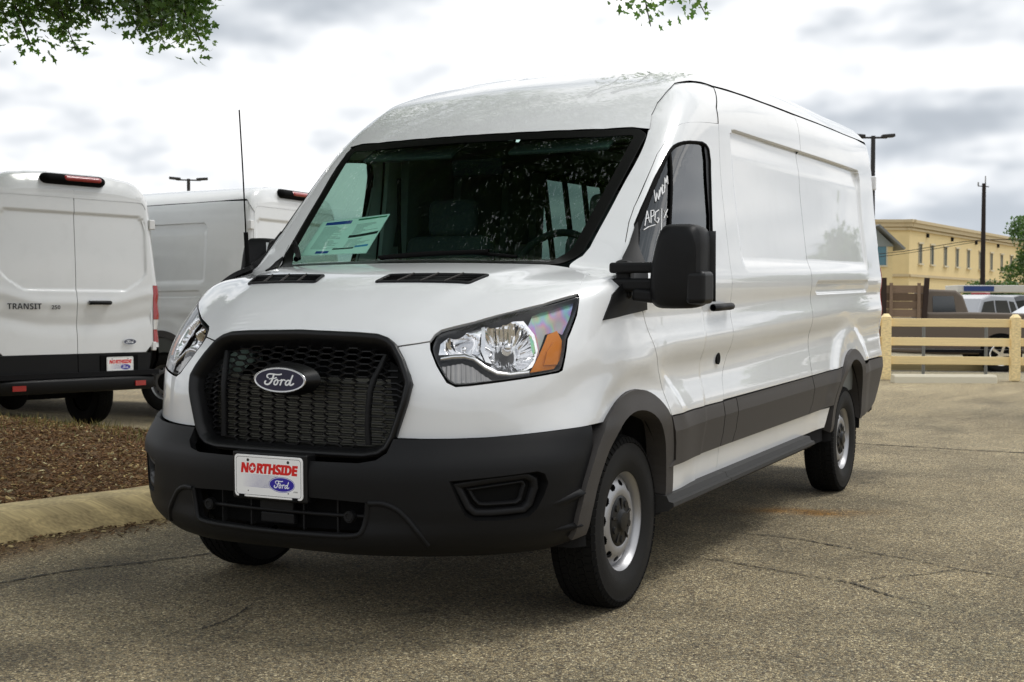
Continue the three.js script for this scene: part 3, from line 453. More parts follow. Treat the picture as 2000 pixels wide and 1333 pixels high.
// --- grille
{
  const GO = sym(OUT.grilleOut), GI = sym(OUT.grilleIn), lo = (u, v) => 0;
  const gI = part('grille_frame', moulding(GO, [[0, -0.03], [-0.002, 0.012], [0.002, 0.026], [0.01, 0.031], [0.019, 0.027], [0.027, 0.012], [0.031, -0.004], [0.035, -0.05]], { lay: wr, n: 300 }), M.gloss);
  const bars = [], px = 0.0617 / 1.25, pyy = 0.0233;
  const seg = (a, b, off = -0.03) => { const m = [(a[0] + b[0]) / 2, (a[1] + b[1]) / 2]; if (!inPoly(GI, ...m)) return; const A = onBody(wr, ...a, off), B = onBody(wr, ...b, off); if (!A || !B) return; bars.push(bar(A.p, B.p, 0.0042, 0.014)); };
  for (let i = -13; i <= 13; i++) for (let j = 0; j < 22; j++) {
    const cx = i * px, cy = 0.69 + j * pyy + (i & 1 ? pyy / 2 : 0), hx = 0.0202 / 1.25, wx = 0.0415 / 1.25;
    const v = [[cx - hx, cy + pyy / 2], [cx + hx, cy + pyy / 2], [cx + wx, cy], [cx + hx, cy - pyy / 2]];
    seg(v[0], v[1]); seg(v[1], v[2]); seg(v[2], v[3]);
  }
  part('grille_mesh', merge(bars), M.gloss, gI);
  const fins = []; for (let k = 0; k < 26; k++) fins.push(box(0.86, 0.0035, 0.02, -0.01, 0.70 + k * 0.0092, 0.79));
  part('radiator', merge([...fins, box(0.9, 0.26, 0.01, 0, 0.815, 0.77)]), M.alu, gI);
  part('grille_backing', merge([panel(inset(GO, 0.015, 1.25), { lay: wr, step: 0.05, off: -0.16 })]), M.black, gI);
  for (const s of [-1, 1]) {
    const pts = [[0.318, 1.045], [0.302, 1.0], [0.287, 0.96], [0.277, 0.91], [0.272, 0.85], [0.27, 0.78], [0.272, 0.715]].map(q => onBody(wr, q[0] * s, q[1], -0.012).p);
    const rows = pts.map(p => [[p[0] - 0.008, p[1], p[2] - 0.02], [p[0] - 0.008, p[1], p[2]], [p[0] + 0.008, p[1], p[2]], [p[0] + 0.008, p[1], p[2] - 0.02]]);
    part('grille_blade', strip(rows, false, false), M.trim, gI);
  }
  part('nose_backing', panel(sym([[0, 1.06], [0.3, 1.05], [0.44, 0.95], [0.44, 0.8], [0.8, 0.76], [0.85, 0.62], [0.45, 0.62], [0.45, 0.64], [0, 0.64]]), { lay: wr, step: 0.05, off: -0.045 - 0.12 }), M.black, gI);
  for (const s of [-1, 1]) part('nose_backing', panel([[0.33, 1.03], [0.42, 0.96], [0.44, 0.8], [0.8, 0.77], [0.85, 0.64], [0.3, 0.64], [0.36, 0.78]].map(q => [q[0] * s, q[1]]), { lay: wr, step: 0.05, off: -0.03 }), M.black, gI);
  // badge on its pedestal
  const bz = 0.952, by = 0.945, eg = new THREE.CylinderGeometry(1, 1.0, 0.012, 64);
  const bd = part('badge_pedestal', merge([at(new THREE.CylinderGeometry(1, 1.25, 1, 48), 0, 0, 0, Math.PI / 2).scale(0.116, 0.05, 0.045).translate(0, by, bz - 0.029)]), M.gloss, gI);
  const face = new THREE.CircleGeometry(1, 64).scale(0.115, 0.0455, 1).translate(0, by, bz + 0.0035), rim = new THREE.TorusGeometry(1, 0.03, 8, 72).scale(0.1145, 0.045, 0.1).translate(0, by, bz + 0.0015);
  part('badge', face, M.badge, gI);
  part('badge_rim', merge([rim, at(new THREE.CylinderGeometry(1, 1, 1, 64, 1, true), 0, 0, 0, Math.PI / 2).scale(0.116, 0.046, 0.012).translate(0, by, bz - 0.004)]), M.satin, gI);
}
// --- bumper
{
  const notch = OUT.grilleOut.filter(q => q[1] < 0.75).slice(1).map(q => [q[0], q[1] - 0.006]).reverse();
  const half = [...notch, [0.362, 0.744], ...OUT.bumperTop.slice(1), [0.96, 0.70], [0.925, 0.6], [0.905, 0.5], [0.9, 0.345], [0.8, 0.325], [0.6, 0.32], [0.3, 0.325], [0, 0.33]];
  const IN = sym(OUT.intake.slice().reverse().map(q => q)).filter((q, i, r) => true);
  let B = sym(half); B = withHole(B, sym(OUT.intake)); B = withHole(B, OUT.fogOut); B = withHole(B, OUT.fogOut.map(q => [-q[0], q[1]]));
  const bI = part('front_bumper', panel(B, { lay: wr, step: 0.022, f: bumperF, edge: 0.035 }), M.trim);
  part('bumper_intake', panel(inset(sym(OUT.intake), -0.02, 1.25), { lay: wr, step: 0.05, f: bumperF, off: -0.075 }), M.black, bI);
  const bw = []; for (let k = 0; k <= 20; k++) bw.push(onBody(wr, -0.285 + 0.57 * k / 20, 0.468, -0.03, bumperF).p);
  const bars = [tube(bw, 0.0075, 40, 6)]; for (const u of [-0.2, -0.09, 0.09, 0.2]) { const a = onBody(wr, u, 0.53, -0.045, bumperF).p, b = onBody(wr, u, 0.405, -0.045, bumperF).p; bars.push(bar(a, b, 0.006, 0.02)); }
  part('intake_bar', merge(bars), M.trim, bI);
  for (const s of [-1, 1]) { const c = onBody(wr, s * 0.243, 0.468, -0.018, bumperF).p; part('tow_cap', merge([at(new THREE.CylinderGeometry(0.021, 0.023, 0.02, 24), c[0], c[1], c[2], Math.PI / 2, 0, 0), at(new THREE.TorusGeometry(0.014, 0.003, 6, 24), c[0], c[1], c[2] + 0.01)]), M.trim, bI); }
  part('intake_bracket', merge([rbox(0.15, 0.055, 0.02, 0.006, 0.0, 0.496, 0.975), rbox(0.15, 0.04, 0.03, 0.006, 0.0, 0.44, 0.965)]), M.trim, bI);
  // chin and shoulder ridges
  const ridge = (pts, r) => { const q = pts.map(p => onBody(wr, p[0], p[1], p[2] || 0, bumperF).p); return tube(q, r, 30, 6); };
  for (const s of [-1, 1]) {
    part('chin_ridge', merge([ridge([[0.302, 0.522], [0.34, 0.522], [0.375, 0.505], [0.405, 0.47], [0.435, 0.42], [0.46, 0.372]].map(q => [q[0] * s, q[1], -0.003]), 0.012), ridge([[0.3, 0.525], [0.295, 0.47], [0.28, 0.415], [0.26, 0.404], [0.1, 0.397], [0, 0.396]].map(q => [q[0] * s, q[1], -0.003]), 0.0105)]), M.trim, bI);
  }
  const lower = merge([panel(sym([[0, 0.335], [0.9, 0.35], [0.94, 0.32], [0.86, 0.275], [0.5, 0.255], [0, 0.25]]), { lay: wr, step: 0.06, f: bodyF, off: -0.26 })]);
  part('air_dam', lower, M.black, bI);
  for (const s of [-1, 1]) for (const [y0, y1] of [[0.50, 0.535], [0.40, 0.415]]) { const rows = [0, 1, 2, 3, 4].map(k => { const u = 0.80 + 0.025 * k, y = y0 + (y1 - y0) * k / 4, h = 0.03 * k / 4; return [onBody(wr, u * s, y + 0.012, -0.004, bumperF).p, onBody(wr, u * s, y, h, bumperF).p, onBody(wr, u * s, y - 0.03, -0.004, bumperF).p]; }); part('bumper_lip', strip(rows, false, s < 0), M.trim, bI); }
  // fog lamp blanks
  const fp = [moulding(OUT.fogOut, [[0, 0.0], [0.004, -0.004], [0.012, -0.03], [0.016, -0.034]], { lay: wr, f: bumperF, n: 120 }), panel(inset(OUT.fogOut, 0.004, 1.25), { lay: wr, f: bumperF, off: -0.035, step: 0.03 })];
  const pk = both('lamp_pocket', merge(fp), M.black, bI);
  both('lamp_bezel', moulding(inset(OUT.fogIn, -0.022, 1.25), [[0, -0.034], [0.002, -0.014], [0.008, -0.011], [0.02, -0.013], [0.026, -0.02], [0.03, -0.032]], { lay: wr, f: bumperF, n: 120 }), M.trim, bI);
  both('lamp_blank', merge([moulding(OUT.fogCore, [[-0.004, -0.034], [0, -0.02], [0.006, -0.018], [0.012, -0.032]], { lay: wr, f: bumperF, n: 90 })]), M.trim, bI);
  // licence plate
  const pI = part('plate_holder', rbox(0.335, 0.176, 0.06, 0.008, 0, 0.597, 0.995, 0.0), M.gloss, bI);
  const sh = new THREE.Shape(); const w = 0.1525, h = 0.0762, r = 0.014; sh.moveTo(-w + r, -h); sh.lineTo(w - r, -h); sh.absarc(w - r, -h + r, r, -Math.PI / 2, 0); sh.lineTo(w, h - r); sh.absarc(w - r, h - r, r, 0, Math.PI / 2); sh.lineTo(-w + r, h); sh.absarc(-w + r, h - r, r, Math.PI / 2, Math.PI); sh.lineTo(-w, -h + r); sh.absarc(-w + r, -h + r, r, Math.PI, Math.PI * 1.5);
  const pg = new THREE.ExtrudeGeometry(sh, { depth: 0.002, bevelEnabled: true, bevelSize: 0.001, bevelThickness: 0.001, bevelSegments: 1 }); const up = pg.attributes.position, uvp = pg.attributes.uv; for (let i = 0; i < up.count; i++) uvp.setXY(i, up.getX(i) / (2 * w) + 0.5, up.getY(i) / (2 * h) + 0.5);
  VAN.plateGeo = pg.clone();
  part('license_plate', pg.translate(0, 0.597, 1.0265), M.plate, bI);
  both('plate_clip', box(0.022, 0.012, 0.008, 0.12, 0.522, 1.03), M.black, bI);
}
// --- head lamps
{
  const HL = rounded(OUT.lamp, 0.018, 1.25), O = (off, x = {}) => ({ lay: wr, step: 0.016, off, ...x });
  const hI = both('headlight', panel(HL, { lay: wr, step: 0.02, off: -0.003, gap: 0.003 }), M.lens);
  both('lamp_housing', merge([moulding(HL, [[0.001, -0.02], [0.0015, -0.003], [0.005, -0.004], [0.006, -0.02], [0.007, -0.1]], { lay: wr, n: 140 }), panel(inset(HL, 0.008, 1.25), O(-0.1, { step: 0.03 }))]), std(0.03, 0.03, 0.032, 0.3), hI);
  const lampAt = (g, u, v, off, yaw, pitch = 0) => { const c = onBody(wr, u, v, off).p; return g.applyMatrix4(new THREE.Matrix4().makeRotationX(Math.PI / 2 + pitch)).applyMatrix4(new THREE.Matrix4().makeRotationY(yaw)).translate(...c); };
  const bowl = (r, dep, fac) => { const pts = []; for (let k = 0; k <= 16; k++) { const t = k / 16; pts.push([r * t + 0.0004, dep * (t * t - 1)]); } const g = lathe(pts, fac || 48); const p = g.attributes.position; for (let i = 0; i < p.count; i++) { const a = Math.atan2(p.getX(i), p.getZ(i)), q = Math.hypot(p.getX(i), p.getZ(i)); p.setY(i, p.getY(i) + 0.004 * Math.sin(a * 9) * Math.min(q / 0.03, 1)); } g.computeVertexNormals(); return g; };
  const cav = (u, v, cu, cv, ru, rv) => Math.max(0, 1 - Math.pow((u - cu) / ru, 2) - Math.pow((v - cv) / rv, 2));
  // freeform reflector: a wide main cavity and a smaller inner one pressed into one bright shell
  const refl = (u, v) => { const a = cav(u, v, 0.70, 1.078, 0.088, 0.098), b = cav(u, v, 0.562, 1.082, 0.058, 0.05); const fl = 0.0035 * Math.sign(Math.sin((u - 0.70) * 210)) * (Math.abs(u - 0.70) < 0.034 && a > 0.15 ? 1 : 0); return -0.026 - 0.085 * Math.pow(a, 0.8) - 0.06 * Math.pow(b, 0.8) + fl + 0.0025 * Math.sin(Math.atan2(v - 1.078, (u - 0.70) * 1.25) * 16) * (a > 0.02 && a < 0.7 ? 1 : 0); };
  both('lamp_reflector', panel([[0.484, 1.05], [0.489, 1.09], [0.512, 1.112], [0.6, 1.14], [0.70, 1.17], [0.765, 1.172], [0.792, 1.12], [0.795, 1.06], [0.775, 1.0], [0.74, 0.982], [0.68, 0.985], [0.64, 1.012], [0.6, 1.045], [0.56, 1.052]], O(refl, { step: 0.006 })), M.chrome, hI);
  both('bulb_shield', merge([lampAt(new THREE.CylinderGeometry(0.017, 0.022, 0.05, 24), 0.70, 1.08, -0.062, 0.45), lampAt(new THREE.SphereGeometry(0.017, 20, 12), 0.70, 1.08, -0.037, 0.45)]), M.satin, hI);
  both('bulb_shield', lampAt(new THREE.SphereGeometry(0.012, 16, 10), 0.562, 1.08, -0.05, 0.4), M.satin, hI);
  both('lamp_divider', panel([[0.626, 1.02], [0.614, 1.06], [0.622, 1.145], [0.634, 1.149], [0.628, 1.06], [0.645, 1.012]], O(-0.018, { edge: 0.02 })), M.satin, hI);
  const trimP = [[0.492, 1.035], [0.53, 1.043], [0.565, 1.044], [0.592, 1.034], [0.625, 1.003], [0.66, 0.98], [0.70, 0.974], [0.76, 0.98]].map(q => onBody(wr, q[0], q[1], -0.022).p);
  const rows = trimP.map(p => [[p[0], p[1] + 0.006, p[2] - 0.05], [p[0], p[1] + 0.007, p[2]], [p[0], p[1] - 0.003, p[2] + 0.004], [p[0], p[1] - 0.018, p[2] - 0.004], [p[0], p[1] - 0.02, p[2] - 0.05]]);
  both('lamp_trim', strip(rows, false, false), M.satin, hI);
  both('turn_signal', panel([[0.492, 1.008], [0.555, 1.02], [0.588, 1.006], [0.62, 0.975], [0.645, 0.955], [0.57, 0.948], [0.535, 0.948], [0.515, 0.965]], O((u, v) => -0.03 + 0.003 * Math.sin(u * 420), { step: 0.008 })), phy(0.28, 0.27, 0.26, 0.3, 0.4, { clearcoat: 1 }), hI);
  both('side_reflector', panel([[0.842, 0.984], [0.76, 0.976], [0.805, 1.06], [0.835, 1.115], [0.872, 1.128], [0.883, 1.09], [0.868, 1.02]], O(-0.02, { edge: 0.02 })), M.amber, hI);
  both('side_reflector', panel([[0.852, 1.0], [0.866, 1.07], [0.848, 1.085], [0.82, 1.05], [0.805, 1.0]], O(-0.012, { edge: 0.01 })), M.amber, hI);
  // tinted outer corner of the lens body, where the moulded plastic shows stress colours
  const tint = canvasTex(256, 256, (c, w, h) => { const im = c.createImageData(w, h); for (let y = 0; y < h; y++) for (let x = 0; x < w; x++) { const t = fbm(x / 90 + 3, y / 130, 1.7, 3) * 2.6 + x / w * 2.2 + y / h * 0.7, k = (x + y * w) * 4, S = 0.17 * Math.min(1, Math.max(0, (fbm(x / 60, y / 60, 4.4, 2) + 0.35) * 2)), q = p => 150 + 128 * S * 1.6 * Math.sin(6.28 * (t + p)); im.data[k] = q(0); im.data[k + 1] = q(0.36); im.data[k + 2] = q(0.68); im.data[k + 3] = 255; } c.putImageData(im, 0, 0); });
  const tg = panel([[0.80, 1.192], [0.842, 1.207], [0.97, 1.242], [0.935, 1.176], [0.893, 1.115], [0.872, 1.13], [0.83, 1.12], [0.80, 1.06], [0.79, 1.02], [0.775, 1.06], [0.775, 1.15]], O(-0.03)); { const q = tg.attributes.uv; for (let i = 0; i < q.count; i++) q.setXY(i, q.getX(i) * 3, q.getY(i) * 3); }
  tint.wrapS = tint.wrapT = THREE.RepeatWrapping;
  both('lamp_corner', tg, phy(1, 1, 1, 0.2, 0.55, { map: tint, clearcoat: 1 }), hI);
}
// --- hood vents, wipers, antenna
{
  const V = OUT.ventR;
  for (const s of [1, -1]) {
    const P = V.map(q => [q[0] * s, q[1]]);
    const vI = part('hood_vent', merge([moulding(rounded(P, 0.01), [[-0.004, -0.004], [-0.002, 0.006], [0.006, 0.007], [0.012, -0.006], [0.014, -0.02]], { lay: LAY.nose, n: 120 }), panel(inset(P, 0.004), { lay: LAY.nose, step: 0.03, off: 0.001 })]), M.trim, hoodI);
    const lv = []; const lerp = (a, b, t) => [a[0] + (b[0] - a[0]) * t, a[1] + (b[1] - a[1]) * t];
    for (let k = 1; k < 4; k++) { const a = onBody(LAY.nose, ...lerp(P[0], P[3], k / 4), 0.005).p, b = onBody(LAY.nose, ...lerp(P[1], P[2], k / 4), 0.005).p; lv.push(bar(a, b, 0.006, 0.008)); }
    for (const q of lv) part('vent_slat', q, M.trimGrey, hoodI);
    const sl = []; for (let k = 1; k < 5; k++) { const t = k / 5; const a = onBody(LAY.nose, ...lerp(lerp(P[0], P[1], t), lerp(P[3], P[2], t), 0.03), 0.002).p, b = onBody(LAY.nose, ...lerp(lerp(P[0], P[1], t), lerp(P[3], P[2], t), 0.97), 0.002).p; sl.push(bar(a, b, 0.004, 0.012)); }
    for (const q of sl) part('vent_louvre', q, M.black, hoodI);
  }
  const wp = (pts, r) => tube(pts.map(q => onBody(LAY.nose, q[0], q[1], q[2]).p), r, 30, 6);
  const w1 = part('wiper', merge([wp([[-0.12, 0.915, 0.02], [0.12, 0.925, 0.032], [0.3, 0.93, 0.034], [0.52, 0.94, 0.02]], 0.008), wp([[-0.1, 0.90, 0.02], [0.16, 0.905, 0.034], [0.4, 0.93, 0.04]], 0.011)]), M.black);
  part('wiper', merge([wp([[-0.735, 1.15, 0.014], [-0.66, 1.07, 0.022], [-0.6, 0.99, 0.03], [-0.54, 0.91, 0.03]], 0.008), wp([[-0.65, 1.05, 0.035], [-0.59, 0.97, 0.04], [-0.54, 0.89, 0.03]], 0.012)]), M.black);
  const ab = [-0.945, 1.335, -0.055];
  part('antenna', merge([tube([[ab[0], ab[1], ab[2]], [ab[0] - 0.003, ab[1] + 0.1, ab[2] + 0.003], [ab[0] - 0.006, ab[1] + 0.2, ab[2] + 0.006]], 0.0105, 10, 8), tube([[ab[0] - 0.006, ab[1] + 0.2, ab[2] + 0.006], [ab[0] - 0.011, ab[1] + 0.5, ab[2] + 0.016], [ab[0] - 0.018, ab[1] + 0.765, ab[2] + 0.026]], 0.0036, 20, 6), cyl(0.014, 0.034, 0.09, 16, ab[0], ab[1] + 0.01, ab[2])]), M.black);
  part('cowl_cover', mirror(panel([[0.72, 0.945], [0.8, 0.955], [0.79, 1.03], [0.762, 1.06], [0.745, 1.0]], { lay: LAY.nose, step: 0.02, off: 0.006, edge: 0.01 })), M.trim);
}
// --- door mirrors, handles
{
  const sec = (z, x0, x1, y0, y1, r) => { const o = [], n = 40; for (let k = 0; k < n; k++) { const a = k / n * Math.PI * 2, c = Math.cos(a), s = Math.sin(a), e = 0.5; const cx = (x0 + x1) / 2, cy = (y0 + y1) / 2; let X = Math.sign(c) * Math.pow(Math.abs(c), r), Y = Math.sign(s) * Math.pow(Math.abs(s), r); const tp = 1 - (X < 0 ? 0.3 : 0.1) * Math.max(0, Y + 0.25) * 0.8; o.push([cx + X * (x1 - x0) / 2 * tp + 0.012 * Math.max(0, Y), cy + Y * (y1 - y0) / 2, z]); } return o; };
  const x0 = 1.12, x1 = 1.328, y0 = 1.195, y1 = 1.515, z = 0.1;
  const rows = [sec(z + 0.053, 1.239, 1.241, 1.349, 1.351, 0.6), sec(z + 0.0525, 1.2, 1.28, 1.3, 1.4, 0.6), sec(z + 0.05, 1.15, 1.32, 1.24, 1.47, 0.5), sec(z + 0.038, x0 + 0.015, x1 - 0.02, y0 + 0.015, y1 - 0.015, 0.42), sec(z + 0.015, x0, x1 - 0.003, y0, y1, 0.4), sec(z - 0.04, x0, x1, y0, y1, 0.38), sec(z - 0.1, x0 + 0.006, x1 - 0.004, y0 + 0.004, y1 - 0.006, 0.36), sec(z - 0.108, x0 + 0.02, x1 - 0.02, y0 + 0.02, y1 - 0.02, 0.36), sec(z - 0.106, 1.239, 1.241, 1.349, 1.351, 0.36)];
  const part_left = (name, geo, mat, up) => part(name, geo, mat, up[0]);
  const fold = (name, geo, mat, up) => { const f = geo.clone().translate(-0.95, 0, -0.02).rotateY(1.52).translate(0.95, 0, 0.02); return [part(name, geo, mat, up && up[0]), part(name, mirror(f), mat, up && up[1])]; }; // the far mirror is folded in
  const mI = fold('mirror', strip(rows, true, false), M.trim, null);
  fold('mirror_glass', new THREE.PlaneGeometry(0.22, 0.27).rotateY(Math.PI - 0.1).translate(1.238, 1.355, z - 0.1075), M.mirrorGlass, mI);
  fold('mirror_skirt', merge([rbox(0.08, 0.125, 0.1, 0.02, 1.318, 1.275, z + 0.006, 0, -0.1, 0)]), M.gloss, mI);
  part_left('mirror_arm', merge([rbox(0.24, 0.042, 0.07, 0.012, 1.06, 1.352, 0.055, 0, 0.1, 0), rbox(0.24, 0.052, 0.08, 0.015, 1.06, 1.285, 0.05, 0, 0.1, 0), rbox(0.06, 0.15, 0.09, 0.015, 0.985, 1.305, 0.03, 0, 0.2, 0.06), rbox(0.16, 0.05, 0.07, 0.015, 1.12, 1.24, 0.07, 0, 0.1, -0.1)]), M.trim, mI);
  both('mirror_base', panel(OUT.triangle, { lay: sd, step: 0.02, off: (u, v) => 0.006 + 0.03 * sst(0.1, 0.24, Math.min(v - 1.13, 1.56 - v)) * sst(0.26, 0.05, u), edge: 0.02 }), M.trim);
  const hp = [[-0.915, 1.177], [-0.96, 1.178], [-1.05, 1.179], [-1.14, 1.179], [-1.19, 1.178]].map((q, i) => { const s = onBody(sd, ...q, i === 0 || i === 4 ? 0.022 : 0.034); return s.p; });
  both('door_handle', tube(hp, 0.017, 20, 10), M.trim, doorI);
  const lk = onBody(sd, -1.07, 0.935, 0.003).p; both('door_plug', at(new THREE.CylinderGeometry(0.026, 0.028, 0.01, 24), ...lk, 0, 0, Math.PI / 2).scale(1, 1, 1), M.black, doorI);
}
// --- tail: doors, lamps, bumper
function rearF(x, y, z) { const ax = Math.abs(x); let d = 0; const q = rrect(ax, y, -0.5, 0.80, 1.31 + 0.12 * sst(0.5, 0.8, ax), 2.07, 0.1); d -= 0.014 * sst(0.012, -0.02, q); d += 0.012 * Math.exp(-Math.pow((y - 1.2 - 0.1 * sst(0.35, 0.9, ax)) / 0.06, 2)) - 0.012 * Math.exp(-Math.pow((y - 0.98 - 0.08 * sst(0.3, 0.9, ax)) / 0.07, 2)); return bodyF(x, y, z) - d; }
{
  const o = { lay: LAY.rear, f: rearF, step: 0.025, gap: 0.004, edge: 0.02 };
  const rd = both('rear_door', panel([[0, 0.70], [0.78, 0.70], [0.86, 0.78], [0.872, 1.0], [0.872, 1.55], [0.855, 1.9], [0.82, 2.16], [0.76, 2.25], [0.5, 2.285], [0, 2.30]], o), M.paint);
  both('door_base', panel([[0, 0.38], [0.8, 0.38], [0.84, 0.70], [0, 0.70]], { ...o, off: 0.004 }), M.trim);
  const lay = { ray: (u, v) => [[Math.sin(u) * 1.4, v, -4.2 - Math.cos(u) * 1.4], [-Math.sin(u), 0, Math.cos(u)]], back: p => [Math.atan2(p[0], -(p[2] + 4.2)), p[1]] };
  const tl = (y0, y1) => panel([[0.862, y0], [0.94, y0], [0.94, y1], [0.862, y1]], { lay, su: 1.1, step: 0.03, off: 0.004, edge: 0.006 });
  both('tail_pillar', panel([[0.845, 0.75], [1.02, 0.75], [1.02, 1.6], [1.0, 2.0], [0.93, 2.27], [0.78, 2.27], [0.8, 2.1], [0.83, 1.9], [0.845, 1.55]], { lay, su: 1.1, step: 0.03, off: -0.004, edge: 0.02 }), M.paint);
  both('tail_light', tl(0.80, 0.93), M.red); both('tail_light', tl(0.933, 1.03), M.clear); both('tail_light', tl(1.033, 1.38), M.red);
  const lensShape = (len, r, ry) => at(new THREE.CapsuleGeometry(r, len, 8, 20), 0, 0, 0, 0, 0, Math.PI / 2).scale(1, ry, 1);
  const bl = part('brake_light', lensShape(0.56, 0.075, 0.72).translate(0, 2.39, -4.9), M.black); part('brake_lens', lensShape(0.34, 0.06, 0.62).translate(-0.08, 2.397, -4.923), M.red, bl);
  const prof = [[-0.9, -4.84], [-0.885, -4.92], [-0.82, -4.99], [-0.5, -5.03], [0, -5.04], [0.5, -5.03], [0.82, -4.99], [0.885, -4.92], [0.9, -4.84]];
  const row = (y, k) => prof.map(p => [p[0] * (1 + k * 0.02), y, p[1] + (1 - k) * 0.05]);
  part('rear_bumper', strip([row(0.33, 0), row(0.35, 1), row(0.44, 1), row(0.465, 0.7), row(0.475, -1)], false, true), M.trim);
  both('bumper_reflector', box(0.13, 0.05, 0.012, 0.66, 0.395, -5.02, 0, -0.1), M.red);
  both('rear_hinge', rbox(0.07, 0.1, 0.05, 0.01, 0.885, 2.0, -4.92), M.white); both('rear_hinge', rbox(0.05, 0.09, 0.04, 0.01, 0.88, 0.76, -4.94), M.white);
  part('rear_handle', merge([tube([[0.12, 1.20, -4.965], [0.2, 1.20, -4.985], [0.3, 1.20, -4.985], [0.36, 1.20, -4.965]].map(p => [-p[0], p[1], p[2] - 0.01]), 0.02, 14, 8)]), M.trim, rd[1]);
  part('plate_recess', rbox(0.44, 0.2, 0.02, 0.02, -0.46, 0.585, -4.953), M.black);
  part('rear_plate', VAN.plateGeo.clone().rotateY(Math.PI).translate(-0.46, 0.585, -4.97), M.plate);
  part('rear_badge', new THREE.CircleGeometry(1, 40).scale(0.075, 0.031, 1).rotateY(Math.PI).translate(-0.58, 0.81, -4.97), M.badge, rd[1]);
  const nameT = canvasTex(512, 96, (c, w, h) => { c.clearRect(0, 0, w, h); c.fillStyle = '#b9bcc0'; c.fillRect(0, 0, w, h); c.fillStyle = '#2c2d30'; c.font = 'bold 74px sans-serif'; c.fillText('TRANSIT', 8, 76); c.font = 'bold 50px sans-serif'; c.fillText('250', 395, 76); });
  VAN.nameMat = std(1, 1, 1, 0.3, 0.4, { map: nameT });
  const nameA = canvasTex(512, 96, (c, w, h) => { c.fillStyle = '#000'; c.fillRect(0, 0, w, h); c.fillStyle = '#fff'; c.font = 'bold 74px sans-serif'; c.fillText('TRANSIT', 8, 76); c.font = 'bold 50px sans-serif'; c.fillText('250', 395, 76); }); nameA.colorSpace = THREE.NoColorSpace;
  VAN.nameMat.alphaMap = nameA; VAN.nameMat.transparent = true; VAN.nameMat.alphaTest = 0.5;
  part('model_lettering', new THREE.PlaneGeometry(0.6, 0.1).rotateY(Math.PI).translate(0.45, 1.165, -4.972), VAN.nameMat, rd[0]);
}
